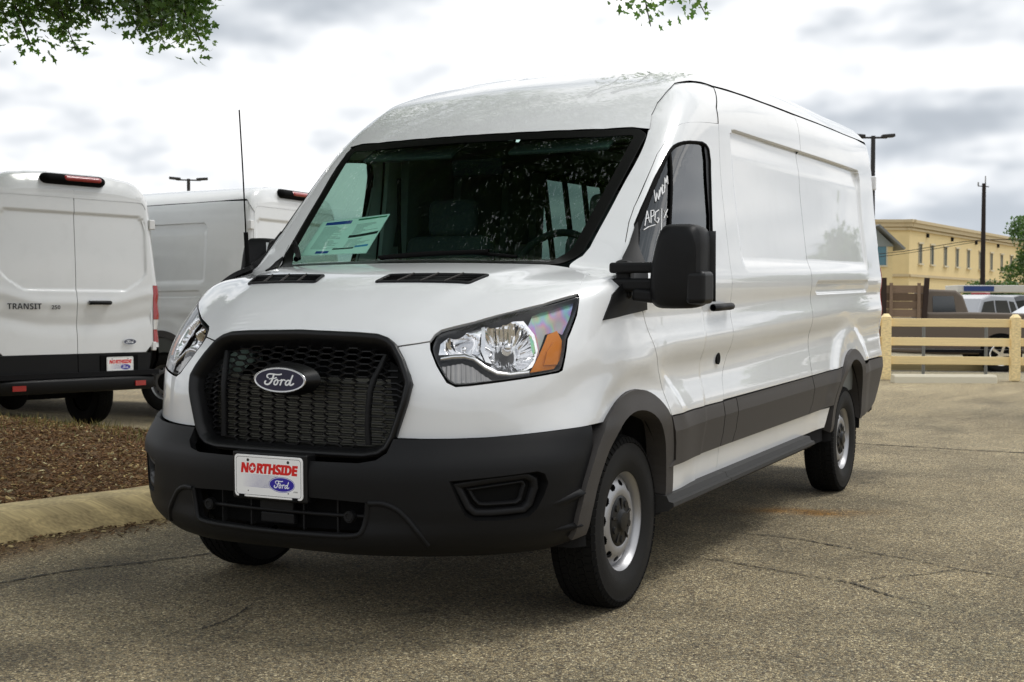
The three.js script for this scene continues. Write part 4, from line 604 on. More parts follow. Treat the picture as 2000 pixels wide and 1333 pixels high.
// --- cabin and load space
{
  part('dashboard', merge([rbox(1.66, 0.1, 0.5, 0.04, 0, 1.235, -0.1, 0.12), rbox(1.6, 0.4, 0.2, 0.05, 0, 1.05, -0.24), rbox(0.42, 0.09, 0.25, 0.03, 0.42, 1.28, -0.2), rbox(0.24, 0.16, 0.05, 0.02, 0, 1.32, -0.28)]), M.cabin);
  part('steering_wheel', merge([at(new THREE.TorusGeometry(0.195, 0.017, 10, 40), 0.42, 1.355, -0.5, -0.55, 0, 0), at(rbox(0.36, 0.06, 0.03, 0.012, 0, 0, 0), 0.42, 1.355, -0.51, -0.55, 0, 0), at(rbox(0.05, 0.18, 0.03, 0.012, 0, -0.09, 0), 0.42, 1.355, -0.51, -0.55, 0, 0), cyl(0.035, 0.045, 0.3, 12, 0.42, 1.27, -0.36, 1.1)]), M.dark);
  for (const s of [1, -1]) { part('seat', merge([rbox(0.52, 0.16, 0.52, 0.06, 0.46 * s, 0.84, -0.78), rbox(0.5, 0.68, 0.14, 0.06, 0.46 * s, 1.2, -1.06, -0.16), rbox(0.28, 0.2, 0.1, 0.045, 0.46 * s, 1.63, -1.14, -0.1), box(0.4, 0.4, 0.4, 0.46 * s, 0.58, -0.8)]), M.seat); }
  part('rear_view_mirror', rbox(0.26, 0.08, 0.03, 0.012, 0, 1.83, -0.56, 0.1), M.black);
  both('sun_visor', rbox(0.5, 0.02, 0.18, 0.008, 0.4, 1.93, -0.66, 0.5), M.cabin);
  part('floor_pan', box(1.8, 0.05, 5.3, 0, 0.5, -2.35), M.dark);
  part('headliner', panel(sym([[0, -0.75], [0.5, -0.85], [0.6, -1.0], [0.62, -1.5], [0, -1.5]]), { lay: LAY.barrel, su: 0.95, step: 0.08, off: -0.06 }), M.cabin);
  const post = []; for (const z of [-1.32, -1.9, -2.5, -2.9, -4.5]) post.push(box(0.05, 1.5, 0.11, 0.87, 1.25, z, 0, 0, 0.055)); post.push(box(0.05, 0.1, 3.4, 0.8, 2.1, -3.1), box(0.05, 0.12, 3.6, 0.92, 1.2, -3.0), box(0.05, 0.08, 3.6, 0.9, 0.75, -3.0));
  both('load_rib', merge(post), M.inner);
  both('inner_wall', merge([panel([[-1.3, 0.55], [-1.3, 1.45], [-2.95, 1.42], [-4.4, 1.42], [-4.4, 2.0], [-2.95, 2.0], [-2.95, 1.55], [-1.3, 1.5], [-1.4, 2.2], [-4.85, 2.2], [-4.85, 0.55]], { lay: sd, step: 0.12, off: -0.05 })]), M.inner);
  part('load_roof', panel(sym([[0, -1.3], [0.8, -1.4], [0.85, -1.7], [0.85, -4.8], [0, -4.8]]), { lay: LAY.barrel, su: 0.95, step: 0.15, off: -0.05 }), M.inner);
  part('inner_tail', box(1.7, 1.8, 0.03, 0, 1.35, -4.86), M.inner);
  const wb = []; for (let k = 0; k < 4; k++) part('window_bar', rbox(0.03, 0.64, 0.045, 0.01, -0.9, 1.7, -3.2 - k * 0.33, 0, 0, 0.12), M.black); part('window_frame', rbox(0.03, 0.05, 1.5, 0.01, -0.93, 1.42, -3.65), M.black); part('window_frame', rbox(0.03, 0.05, 1.5, 0.01, -0.87, 2.0, -3.65), M.black);
  const belt = (x) => tube([[x, 1.85, -1.15], [x - 0.03 * Math.sign(x), 1.5, -1.1], [x - 0.12 * Math.sign(x), 1.1, -1.0]], 0.012, 12, 4); part('seat_belt', belt(0.8), M.dark); part('seat_belt', belt(-0.8), M.dark);
  part('engine_block', box(1.3, 0.3, 0.7, 0, 0.72, 0.3), M.black);
  part('firewall', box(1.8, 0.9, 0.04, 0, 0.85, -0.12), M.black);
}
// --- underside
part('underbody', merge([box(1.84, 0.12, 3.0, 0, 0.4, -1.9), box(1.0, 0.12, 5.4, 0, 0.42, -2.0), box(0.12, 0.14, 4.8, 0.45, 0.36, -2.2), box(0.12, 0.14, 4.8, -0.45, 0.36, -2.2), box(1.0, 0.16, 0.6, 0, 0.4, 0.05)]), M.black);
part('axle', merge([cyl(0.06, 0.06, 1.6, 12, 0, 0.27, -3.75, 0, 0, Math.PI / 2), at(new THREE.SphereGeometry(0.15, 16, 12), 0, 0.27, -3.75), cyl(0.05, 0.05, 1.5, 12, 0, 0.32, 0, 0, 0, Math.PI / 2)]), M.dark);
part('exhaust', merge([tube([[0.5, 0.35, -2.4], [0.52, 0.33, -3.4], [0.55, 0.36, -4.3], [0.6, 0.36, -4.9]], 0.035, 20, 10), cyl(0.1, 0.1, 0.7, 16, 0.5, 0.34, -2.6, Math.PI / 2)]), M.satin);

// --- wheels (own axes: x outwards)
const WHEEL = [];
{
  const tp = [[0.205, -0.098], [0.222, -0.108], [0.25, -0.117], [0.29, -0.119], [0.32, -0.113], [0.338, -0.1], [0.347, -0.086], [0.351, -0.06], [0.352, 0.06], [0.347, 0.086], [0.338, 0.1], [0.325, 0.111], [0.321, 0.1125], [0.318, 0.1105], [0.29, 0.119], [0.262, 0.1185], [0.258, 0.1165], [0.254, 0.1175], [0.24, 0.113], [0.222, 0.106], [0.205, 0.096]];
  const carc = lathe(tp, 96).rotateZ(-Math.PI / 2);
  const R = rng(5), blocks = [];
  const rows5 = [[-0.083, 0.034], [-0.042, 0.03], [0, 0.03], [0.042, 0.03], [0.083, 0.034]];
  const N = 64; rows5.forEach(([x, w], r) => { const sh = r === 0 || r === 4; for (let k = 0; k < N; k++) { const a = (k + (r % 2) * 0.5) / N * Math.PI * 2; const g = box(w, 0.008, 0.031, 0, 0, 0); const p = g.attributes.position; if (sh) for (let i = 0; i < p.count; i++) if (Math.sign(p.getX(i)) === Math.sign(x)) p.setY(i, p.getY(i) - 0.008); else p.setY(i, p.getY(i)); g.computeVertexNormals(); g.rotateY((r % 2 ? 0.3 : -0.3) * (sh ? 0.25 : 1)).translate(x, 0.3535, 0).rotateX(a); blocks.push(g); } });
  // shoulder lugs running down the sidewall
  for (const s of [-1, 1]) for (let k = 0; k < N; k++) { const a = (k + 0.5) / N * Math.PI * 2; blocks.push(box(0.006, 0.024, 0.026, s * 0.1075, 0.336, 0, 0, 0, s * 0.55).rotateX(a)); }
  WHEEL.push(['tyre', carc, M.rubber]); WHEEL.push(['tread', merge(blocks), M.tread]);
  // pressed steel rim: lip, barrel and a disc with ring of holes
  const lip = lathe([[0.196, -0.07], [0.198, 0.03], [0.2, 0.062], [0.206, 0.078], [0.213, 0.086], [0.2195, 0.094], [0.2225, 0.1005], [0.219, 0.104], [0.213, 0.1], [0.205, 0.088], [0.196, 0.075], [0.19, 0.06], [0.187, 0.03], [0.186, -0.07]], 72).rotateZ(-Math.PI / 2);
  const zr = curve([[0.09, 0.05], [0.1, 0.058], [0.108, 0.064], [0.125, 0.066], [0.14, 0.063], [0.16, 0.052], [0.178, 0.036], [0.192, 0.022]].map(q => [q[0], q[1] + 0.016]), 0.004), NR = 30, NA = 300, dp = [], di = [], inHole = (r, a) => { let d = a % (Math.PI / 6); if (d > Math.PI / 12) d -= Math.PI / 6; return Math.hypot((r - 0.157) / 0.0125, d * r / 0.02) < 1; };
  for (let i = 0; i <= NR; i++) for (let k = 0; k < NA; k++) { const r = 0.095 + 0.096 * i / NR, a = k / NA * Math.PI * 2; dp.push(zr(r), r * Math.sin(a), r * Math.cos(a)); }
  for (let i = 0; i < NR; i++) for (let k = 0; k < NA; k++) { if (inHole(0.095 + 0.096 * (i + 0.5) / NR, (k + 0.5) / NA * Math.PI * 2)) continue; const a = i * NA + k, b = i * NA + (k + 1) % NA; di.push(a, b, b + NA, a, b + NA, a + NA); }
  const disc = new THREE.BufferGeometry(); disc.setAttribute('position', new THREE.Float32BufferAttribute(dp, 3)); disc.setIndex(di); disc.computeVertexNormals();
  WHEEL.push(['rim', merge([lip, disc]), M.steel]);
  const cap = lathe([[0.108, 0.045], [0.108, 0.062], [0.103, 0.07], [0.09, 0.073], [0.06, 0.077], [0.046, 0.08], [0.043, 0.088], [0.036, 0.092], [0.0, 0.093]], 48).rotateZ(-Math.PI / 2);
  const capB = [cap]; for (let k = 0; k < 5; k++) { const a = k / 5 * Math.PI * 2 + 0.3; capB.push(cyl(0.015, 0.017, 0.008, 14, 0.077, 0, 0, 0, 0, -Math.PI / 2).translate(0, 0.077, 0).rotateX(a)); const a2 = a + Math.PI / 5; capB.push(rbox(0.006, 0.05, 0.012, 0.002, 0.077, 0.074, 0).rotateX(a2)); }
  for (const q of capB) q.translate(0.012, 0, 0);
  WHEEL.push(['hub_cap', merge(capB), M.gloss]);
  WHEEL.push(['brake_disc', merge([cyl(0.15, 0.15, 0.03, 32, -0.0, 0, 0, 0, 0, Math.PI / 2), cyl(0.19, 0.19, 0.02, 32, -0.06, 0, 0, 0, 0, Math.PI / 2)]), M.dark]);
}
function makeVan(label, pos, turn, skip = []) {
  const v = thing('cargo_van', label, 'van', pos, turn, 'white cargo vans on the lot'), made = [];
  VAN.forEach(([name, geo, mat, up, tags], i) => { made[i] = skip.includes(name) ? null : mesh(name, geo, mat, up !== null && made[up] ? made[up] : v); });
  for (const s of [1, -1]) for (const z of [0, -3.75]) {
    const t = mesh('wheel', WHEEL[0][1], WHEEL[0][2], v); t.position.set(0.884 * s, 0.342, z); t.scale.set(0.82, 0.965, 0.965); t.rotation.y = s > 0 ? 0 : Math.PI; t.rotation.x = s * 0.4 + z;
    for (const w of WHEEL.slice(1)) mesh(w[0], w[1], w[2], t);
  }
  return v;
}
// ---------------------------------------------------------------- ground
const groundY = (x, z) => { const D = (2.95 - x) * 0.457 + (4.84 - z) * 0.889; return -0.17 * sst(20.5, 28, D) - 0.1 * sst(-4.2, -6.2, x) * sst(-3.2, -4.4, z) * sst(22, 18, D); };
{
  const N = 1024, T = 1.3, R = rng(11), cells = 156, px = [], tone = [];
  for (let i = 0; i < cells * cells; i++) { px.push(R(), R(), 0.62 + 0.5 * R()); const t = R(), k = R(); // pebbles: cream, tan, grey, brown
    const c = t < 0.4 ? [0.46, 0.385, 0.245] : t < 0.62 ? [0.3, 0.24, 0.145] : t < 0.78 ? [0.31, 0.28, 0.21] : t < 0.9 ? [0.68, 0.6, 0.43] : [0.13, 0.095, 0.055]; tone.push(c.map((q, n) => q * (0.65 + 0.7 * k) * [0.88, 0.85, 0.765][n])); }
  const bumpD = new Float32Array(N * N), tex = noiseTex(N, (u, v) => {
    const x = u * cells, y = v * cells, ci = Math.floor(x), cj = Math.floor(y); let d1 = 9, d2 = 9, id = 0;
    for (let a = -1; a <= 1; a++) for (let b = -1; b <= 1; b++) { const i = (ci + a + cells) % cells, j = (cj + b + cells) % cells, q = i + j * cells, dx = ci + a + px[q * 3] - x, dy = cj + b + px[q * 3 + 1] - y, d = Math.hypot(dx, dy) / px[q * 3 + 2]; if (d < d1) { d2 = d1; d1 = d; id = q; } else if (d < d2) d2 = d; }
    const e = Math.min(Math.max((d2 - d1) * 3.2, 0), 1), g = 0.09 + 0.91 * e, c = tone[id]; bumpD[Math.floor(u * N) + Math.floor(v * N) * N] = Math.min(1, e * 1.3) * (1 - d1 * 0.4);
    return c.map(q => Math.pow(q * g + 0.012, 1 / 2.2));
  });
  const bump = noiseTex(N, (u, v) => { const b = bumpD[Math.floor(u * N) + Math.floor(v * N) * N]; return [b, b, b]; }, false);
  const lines = (a, b, f0, f1, st) => { const o = []; for (let t = f0; t <= f1 + 1e-6; t += st) o.push(t); let s = st; for (let t = f1; t < b;) { s *= 1.12; t += s; o.push(t); } s = st; for (let t = f0; t > a;) { s *= 1.12; t -= s; o.unshift(t); } return o; };
  const X = lines(-380, 380, -3.2, 4.2, 0.05), Z = lines(-420, 120, -7.5, 3.6, 0.05), pos = [], col = [], uv = [], idx = [];
  for (const z of Z) for (const x of X) {
    pos.push(x, groundY(x, z) + 0.006 * fbm(x * 0.8, 0, z * 0.8, 2), z); uv.push(x / T, z / T);
    const big = fbm(x * 0.16, 4.4, z * 0.16, 4), mid = fbm(x * 0.9, 8.1, z * 0.9, 4), fine = fbm(x * 4.5, 1.1, z * 4.5, 3);
    let m = 1 + 0.7 * big + 0.6 * mid + 0.4 * fine, w = 0.5 + fbm(x * 0.5, 2, z * 0.5, 3);
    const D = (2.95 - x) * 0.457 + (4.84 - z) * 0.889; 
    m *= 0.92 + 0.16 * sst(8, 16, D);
    // darker, worn wheel lane and damp stain beside the kerb; rust run
    const kerb = x - (-2.12 + 0.06 * Math.sin(z * 2)); const dirt = Math.exp(-Math.pow(Math.max(kerb, 0) / 0.16, 2)) * sst(-3.2, -2.2, z) * (0.75 + 0.5 * fbm(x * 3, 9, z * 3, 3));
    m *= 1 - 0.28 * Math.exp(-Math.pow((kerb - 0.62) / 0.28, 2)) * sst(-3, 0, z);
    let c = [m * (1 + 0.03 * w), m, m * (0.98 - 0.05 * w)];
    c = c.map((q, k) => q * (1 - dirt * [0.42, 0.62, 0.78][k]));
    const rx = (x - 0.98) * 0.93 - (z + 2.76) * 0.36, rz = (x - 0.98) * 0.36 + (z + 2.76) * 0.93, rust = 1.5 * Math.exp(-Math.pow(rx / 0.34, 2) - Math.pow((rz - 0.04 * Math.sin(rx * 9)) / 0.11, 2)) * Math.max(0, 0.75 + 1.2 * fbm(x * 7, 3, z * 7, 3));
    c = c.map((q, k) => q * (1 - Math.min(rust, 1) * [0.05, 0.42, 0.84][k]));
    const st2 = Math.exp(-Math.pow((x - 2.35) / 0.45, 2) - Math.pow((z + 0.35) / 0.55, 2)) * Math.max(0, 0.55 + 1.2 * fbm(x * 2, 6, z * 2, 3)); c = c.map((q, k) => q * (1 - Math.min(st2, 1) * [0.5, 0.45, 0.45][k]));
    const oil = Math.max(0, fbm(x * 0.7 + 9, 5, z * 0.7, 3) - 0.2) * 1.9 + Math.max(0, fbm(x * 5.5 + 2, 8, z * 5.5, 2) - 0.36) * 2.2; c = c.map(q => q * (1 - Math.min(oil, 0.55)));
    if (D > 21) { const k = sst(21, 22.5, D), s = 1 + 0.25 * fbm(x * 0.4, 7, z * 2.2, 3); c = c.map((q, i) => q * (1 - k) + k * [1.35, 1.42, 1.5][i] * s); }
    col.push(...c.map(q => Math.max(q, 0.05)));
  }
  const nx = X.length; for (let j = 0; j + 1 < Z.length; j++) for (let i = 0; i + 1 < nx; i++) { const a = i + j * nx; idx.push(a, a + nx, a + 1, a + 1, a + nx, a + nx + 1); }
  const g = new THREE.BufferGeometry(); g.setAttribute('position', new THREE.Float32BufferAttribute(pos, 3)); g.setAttribute('color', new THREE.Float32BufferAttribute(col, 3)); g.setAttribute('uv', new THREE.Float32BufferAttribute(uv, 2)); g.setIndex(idx); g.computeVertexNormals();
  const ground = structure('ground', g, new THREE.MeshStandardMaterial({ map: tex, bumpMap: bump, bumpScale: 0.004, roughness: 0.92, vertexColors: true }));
  // cracks: ragged dark seams in the pavement
  const crackM = std(0.035, 0.03, 0.022, 1), Rc = rng(3);
  for (const [w, P] of [
    [0.008, [[0.74, -1.84], [0.96, -1.85], [1.18, -1.82], [1.43, -1.71], [1.61, -1.61], [1.83, -1.53], [2.03, -1.42], [2.2, -1.37], [2.5, -1.24]]],
    [0.007, [[0.81, -1.1], [1.01, -1.09], [1.24, -1.02], [1.44, -0.95], [1.67, -0.88], [1.86, -0.71], [2.08, -0.56]]],
    [0.006, [[1.67, -0.88], [1.76, -1.06], [1.91, -1.21], [2.03, -1.4]]], [0.022, [[-0.6, -6.8], [0.33, -6.76], [0.77, -6.73], [1.37, -6.7], [1.93, -6.72], [4, -6.8]]],
    [0.012, [[-1.58, 1.01], [-1.55, 0.88], [-1.48, 0.54], [-1.34, 0.27], [-1.2, -0.07], [-1.16, -0.28]]], [0.007, [[-0.35, 0.67], [-0.26, 0.96], [-0.26, 1.13]]]]) {
    const c = new THREE.CatmullRomCurve3(P.map(p => new THREE.Vector3(p[0], 0, p[1]))), n = P.length * 14, a = [], b = [];
    for (let k = 0; k <= n; k++) { const q = c.getPoint(k / n), t = c.getTangent(k / n), h = w * 0.95 * (0.3 + 0.9 * Rc()) * Math.min(1, 6 * Math.min(k / n, 1 - k / n) + 0.15) * (0.6 + 0.8 * Math.max(0, fbm(q.x * 3, 1, q.z * 3, 2) + 0.3)), j = (Rc() - 0.5) * 0.012, gy = (x, z) => groundY(x, z) + 0.006 * fbm(x * 0.8, 0, z * 0.8, 2) + 0.004; const A = [q.x - t.z * (j + h), q.z + t.x * (j + h)], B = [q.x - t.z * (j - h), q.z + t.x * (j - h)]; a.push([A[0], gy(...A), A[1]]); b.push([B[0], gy(...B), B[1]]); }
    const m = mesh('crack', strip([a, b], false, false), crackM, ground);
  }
}
// ---------------------------------------------------------------- planted island with its kerb
const concrete = noiseTex(512, (u, v) => { const a = fbm(u * 7, v * 7, 2, 5), b = fbm(u * 60, v * 60, 5, 3), q = 0.60 + 0.2 * a + 0.16 * b; return [q * 1.02, q * 0.965, q * 0.80]; }, true);
const concM = new THREE.MeshStandardMaterial({ map: concrete, roughness: 0.9, bumpMap: concrete, bumpScale: 0.003, color: new THREE.Color().setRGB(1.25, 1.12, 0.86) });
{
  const outline = []; // clockwise round the island: near kerb beside the van, round the corner, along the far side
  const C = new THREE.CatmullRomCurve3([[-2.5, 3.6], [-2.3, 1.6], [-2.26, 0.55], [-2.24, 0.1], [-2.17, -0.3], [-2.08, -0.7], [-2.0, -1.5], [-2.02, -2.4], [-2.35, -3.0], [-3.0, -3.24], [-4.5, -3.3], [-6.0, -3.5], [-8.0, -3.6], [-10.5, -3.7]].map(p => new THREE.Vector3(p[0], 0, p[1])), false, 'catmullrom', 0.4);
  const n = 150, prof = [[0, -0.03], [0.012, 0.05], [0.03, 0.11], [0.065, 0.145], [0.12, 0.155], [0.26, 0.16], [0.275, 0.15], [0.28, 0.05]], rows = prof.map(() => []);
  for (let k = 0; k <= n; k++) { const q = C.getPointAt(k / n), t = C.getTangentAt(k / n), wob = 0.004 * fbm(k * 0.3, 2, 1, 2); prof.forEach(([d, y], i) => rows[i].push([q.x + t.z * d, y + groundY(q.x, q.z) + (i > 1 ? wob : 0), q.z - t.x * d])); outline.push([q.x + t.z * 0.27, q.z - t.x * 0.27]); }
  const kg = strip(rows, false, true); { const p = kg.attributes.position, u = kg.attributes.uv; for (let i = 0; i < p.count; i++) u.setXY(i, (p.getX(i) + p.getZ(i)) * 0.9, p.getY(i) * 1.6 + p.getX(i) * 0.9 - p.getZ(i) * 0.3); }
  structure('kerb', kg, concM);
  // mulch bed: a low uneven mound
  const poly = [...outline, [-10.5, 4], [-2.8, 4]], R = rng(21), pos = [], col = [], idx = [], st = 0.07, ids = new Map();
  const my = (x, z) => 0.12 + 0.05 * fbm(x * 0.7, 3, z * 0.7, 3) + 0.025 * fbm(x * 4, 1, z * 4, 3) + 0.014 * fbm(x * 14, 1, z * 14, 2) + 0.09 * sst(-2.4, -5, x);
  const v = (x, z) => { const k = Math.round(x / st) + ',' + Math.round(z / st); if (ids.has(k)) return ids.get(k); const i = pos.length / 3; pos.push(x, my(x, z), z); const a = fbm(x * 6, 2, z * 6, 3), s = 1 + 0.7 * a, gr = Math.max(0, sst(-2.9, -3.5, z) + 0.6 * fbm(x, 5, z, 3)); col.push(0.14 * s + 0.06 * gr, 0.082 * s + 0.05 * gr, 0.034 * s + 0.008 * gr); ids.set(k, i); return i; };
  for (let x = -10.5; x < -1.9; x += st) for (let z = -3.8; z < 4; z += st) if (inPoly(poly, x + st / 2, z + st / 2)) { const a = v(x, z), b = v(x + st, z), c = v(x + st, z + st), d = v(x, z + st); idx.push(a, c, b, a, d, c); }
  const g = new THREE.BufferGeometry(); g.setAttribute('position', new THREE.Float32BufferAttribute(pos, 3)); g.setAttribute('color', new THREE.Float32BufferAttribute(col, 3)); g.setIndex(idx); g.computeVertexNormals();
  structure('mulch_bed', g, new THREE.MeshStandardMaterial({ vertexColors: true, roughness: 1 }));
  // wood chips and dead leaves
  const chip = new THREE.BoxGeometry(0.032, 0.005, 0.011), nC = 60000, chips = new THREE.InstancedMesh(chip, std(1, 1, 1, 0.95), nC), Mx = new THREE.Matrix4(), Q = new THREE.Quaternion(), E = new THREE.Euler(); let c = 0; const cc = new THREE.Color();
  while (c < nC) { const x = -2.0 - Math.pow(R(), 1.4) * 7, z = -3.4 + R() * 4.6; if (!inPoly(poly, x, z)) { R(); continue; } const s = 0.35 + R() * R() * 1.1; Mx.compose(new THREE.Vector3(x, my(x, z) + 0.004 + R() * 0.012, z), Q.setFromEuler(E.set((R() - 0.5) * 0.9, R() * 6.3, (R() - 0.5) * 0.9)), new THREE.Vector3(s, s * (0.6 + R()), s * (0.6 + R()))); chips.setMatrixAt(c, Mx);
    const t = R(), k = 0.5 + R(); cc.setRGB(...(t < 0.6 ? [0.125 * k, 0.06 * k, 0.022 * k] : t < 0.85 ? [0.22 * k, 0.125 * k, 0.05 * k] : t < 0.96 ? [0.36 * k, 0.26 * k, 0.11 * k] : [0.5 * k, 0.44 * k, 0.24 * k])); chips.setColorAt(c, cc); c++; }
  chips.name = 'wood_chips'; chips.userData = { kind: 'stuff', label: 'brown wood chips and dead leaves covering the planted island', category: 'mulch' }; chips.castShadow = chips.receiveShadow = true; scene.add(chips);
  // thin dry grass on the far edge
  const bl = new THREE.BufferGeometry(); bl.setAttribute('position', new THREE.Float32BufferAttribute([-0.004, 0, 0, 0.004, 0, 0, 0.003, 0.06, 0.012, -0.003, 0.06, 0.012, 0, 0.11, 0.04], 3)); bl.setIndex([0, 1, 2, 0, 2, 3, 3, 2, 4]); bl.computeVertexNormals();
  const nG = 2600, grass = new THREE.InstancedMesh(bl, std(1, 1, 1, 0.9, 0, { side: THREE.DoubleSide }), nG); c = 0;
  while (c < nG) { const x = -2.2 - R() * 7.5, z = -2.2 - Math.pow(R(), 0.6) * 1.4; const keep = fbm(x * 1.3, 3, z * 1.3, 3) + 0.15 + (R() < 0.12 ? 1 : 0); if (!inPoly(poly, x, z) || keep < R() * 0.5) continue; const s = 0.3 + R() * 0.5; Mx.compose(new THREE.Vector3(x, my(x, z) - 0.005, z), Q.setFromEuler(E.set((R() - 0.5) * 0.7, R() * 6.3, (R() - 0.5) * 0.7)), new THREE.Vector3(s, s, s)); grass.setMatrixAt(c, Mx); const k = 0.6 + R() * 0.8; cc.setRGB(...(R() < 0.55 ? [0.28 * k, 0.22 * k, 0.07 * k] : [0.11 * k, 0.12 * k, 0.03 * k])); grass.setColorAt(c, cc); c++; }
  grass.name = 'dry_grass'; grass.userData = { kind: 'stuff', label: 'sparse dry grass along the far edge of the planted island', category: 'grass' }; grass.castShadow = true; scene.add(grass);
  // litter swept against the kerb foot
  const nL = 1500, lit = new THREE.InstancedMesh(new THREE.BoxGeometry(0.022, 0.003, 0.011), std(1, 1, 1, 0.95), nL);
  for (c = 0; c < nL; c++) { const t = Math.pow(R(), 0.9) * 0.5 + 0.02, q = C.getPointAt(t), tg = C.getTangentAt(t), d = -Math.pow(R(), 2.2) * 0.3 + 0.005, s = 0.4 + R() * 1.0; Mx.compose(new THREE.Vector3(q.x + tg.z * d, 0.008 + R() * 0.008, q.z - tg.x * d), Q.setFromEuler(E.set((R() - 0.5) * 0.8, R() * 6.3, (R() - 0.5) * 0.8)), new THREE.Vector3(s, s, s)); lit.setMatrixAt(c, Mx); const k = 0.5 + R() * 0.9; cc.setRGB(...(R() < 0.75 ? [0.1 * k, 0.055 * k, 0.022 * k] : [0.27 * k, 0.21 * k, 0.1 * k])); lit.setColorAt(c, cc); }
  lit.name = 'leaf_litter'; lit.userData = { kind: 'stuff', label: 'brown leaf litter gathered at the foot of the kerb', category: 'leaf litter' }; scene.add(lit);
}
// ---------------------------------------------------------------- vans
const van1 = makeVan('white cargo van with black grille, parked in front and facing the viewer', [0, 0, 0], 0);
makeVan('white cargo van seen from behind at the left edge, with a dealer plate', [-11.45, -0.1, -5.55], Math.atan2(-0.978, -0.208), ['windowed']);
makeVan('white cargo van seen half from behind, between the rear-facing van and the front van', [-11.15, -0.03, -7.32], Math.atan2(-0.998, 0.05));
// paint-pen marks on the driver's window
{
  const S = [[[-0.295, 1.536], [-0.357, 1.605], [-0.327, 1.55]], [[-0.322, 1.567], [-0.341, 1.572]], [[-0.333, 1.548], [-0.371, 1.603], [-0.388, 1.604], [-0.372, 1.582], [-0.352, 1.575]], [[-0.418, 1.605], [-0.39, 1.595], [-0.363, 1.56], [-0.376, 1.547], [-0.399, 1.567], [-0.382, 1.569]], [[-0.443, 1.61], [-0.39, 1.502]], [[-0.277, 1.519], [-0.309, 1.532], [-0.354, 1.54]], [[-0.46, 1.602], [-0.488, 1.573]], [[-0.5, 1.608], [-0.444, 1.567]],
    [[-0.457, 1.7], [-0.422, 1.64], [-0.457, 1.682]], [[-0.457, 1.682], [-0.445, 1.65], [-0.48, 1.696]], [[-0.46, 1.664], [-0.498, 1.71], [-0.485, 1.674]], [[-0.488, 1.678], [-0.513, 1.72], [-0.522, 1.711], [-0.508, 1.688], [-0.488, 1.678]], [[-0.52, 1.702], [-0.55, 1.753], [-0.542, 1.726], [-0.573, 1.763], [-0.554, 1.722]]];
  const g = S.map(P => { const c = new THREE.CurvePath(); for (let i = 0; i + 1 < P.length; i++) c.add(new THREE.LineCurve3(...[P[i], P[i + 1]].map(q => new THREE.Vector3(...onBody(sd, q[0], q[1], -0.0125).p)))); return new THREE.TubeGeometry(c, P.length * 6, 0.0026, 5); });
  mesh('window_writing', raked(merge(g)), std(0.8, 0.8, 0.8, 0.9), van1.children.find(o => o.name === 'front_door'));
}
// price sheet standing on the dashboard
{
  const A = onBody(LAY.nose, -0.70, 1.335, -0.04).p, B = onBody(LAY.nose, -0.28, 1.31, -0.04).p, Cc = onBody(LAY.nose, -0.285, 1.045, -0.04).p, D = onBody(LAY.nose, -0.712, 1.10, -0.04).p;
  const t = canvasTex(768, 560, (c, w, h) => {
    c.fillStyle = '#f1f3f1'; c.fillRect(0, 0, w, h); c.fillStyle = '#1d3f9a'; c.fillRect(60, 24, 300, 44); c.fillStyle = '#0f6b4a'; c.fillRect(430, 18, 318, 22);
    c.fillStyle = '#fff'; c.font = 'bold 30px sans-serif'; c.fillText('SUPERCREW', -999, 56); c.fillStyle = '#14161a'; c.fillRect(420, 236, 330, 40); c.fillRect(330, 440, 240, 26); c.fillStyle = '#1d3f9a'; c.fillRect(160, 486, 150, 46); c.fillStyle = '#3c86c8'; c.fillRect(575, 420, 150, 30);
    const R = rng(8); c.fillStyle = '#5a5f66'; for (let i = 0; i < 26; i++) { const y = 92 + i * 14; c.fillRect(64, y, 120 + R() * 190, 4); if (y < 225 || y > 290) c.fillRect(440, y, 90 + R() * 200, 4); } c.strokeStyle = '#9aa0a4'; c.lineWidth = 3; c.strokeRect(6, 6, w - 12, h - 12);
  });
  const g = new THREE.BufferGeometry(), n = 10, pos = [], uv = [], idx = []; for (let i = 0; i <= n; i++) for (let j = 0; j <= n; j++) { const u = i / n, v = j / n; const p = [0, 1, 2].map(k => (1 - v) * ((1 - u) * D[k] + u * Cc[k]) + v * ((1 - u) * A[k] + u * B[k])); p[1] -= 0.012 * Math.sin(u * 3.1) * Math.sin(v * 3.1); pos.push(...p); uv.push(u, v); }
  for (let i = 0; i < n; i++) for (let j = 0; j < n; j++) { const a = i * (n + 1) + j, b = a + n + 1; idx.push(a, b, a + 1, a + 1, b, b + 1); }
  g.setAttribute('position', new THREE.Float32BufferAttribute(pos, 3)); g.setAttribute('uv', new THREE.Float32BufferAttribute(uv, 2)); g.setIndex(idx); g.computeVertexNormals();
  const s = mesh('price_sheet', raked(g), std(1, 1, 1, 0.7, 0, { map: t, side: THREE.DoubleSide }), scene); s.userData = { label: 'white printed price sheet leaning inside the windshield of the front van', category: 'price sheet' };
}
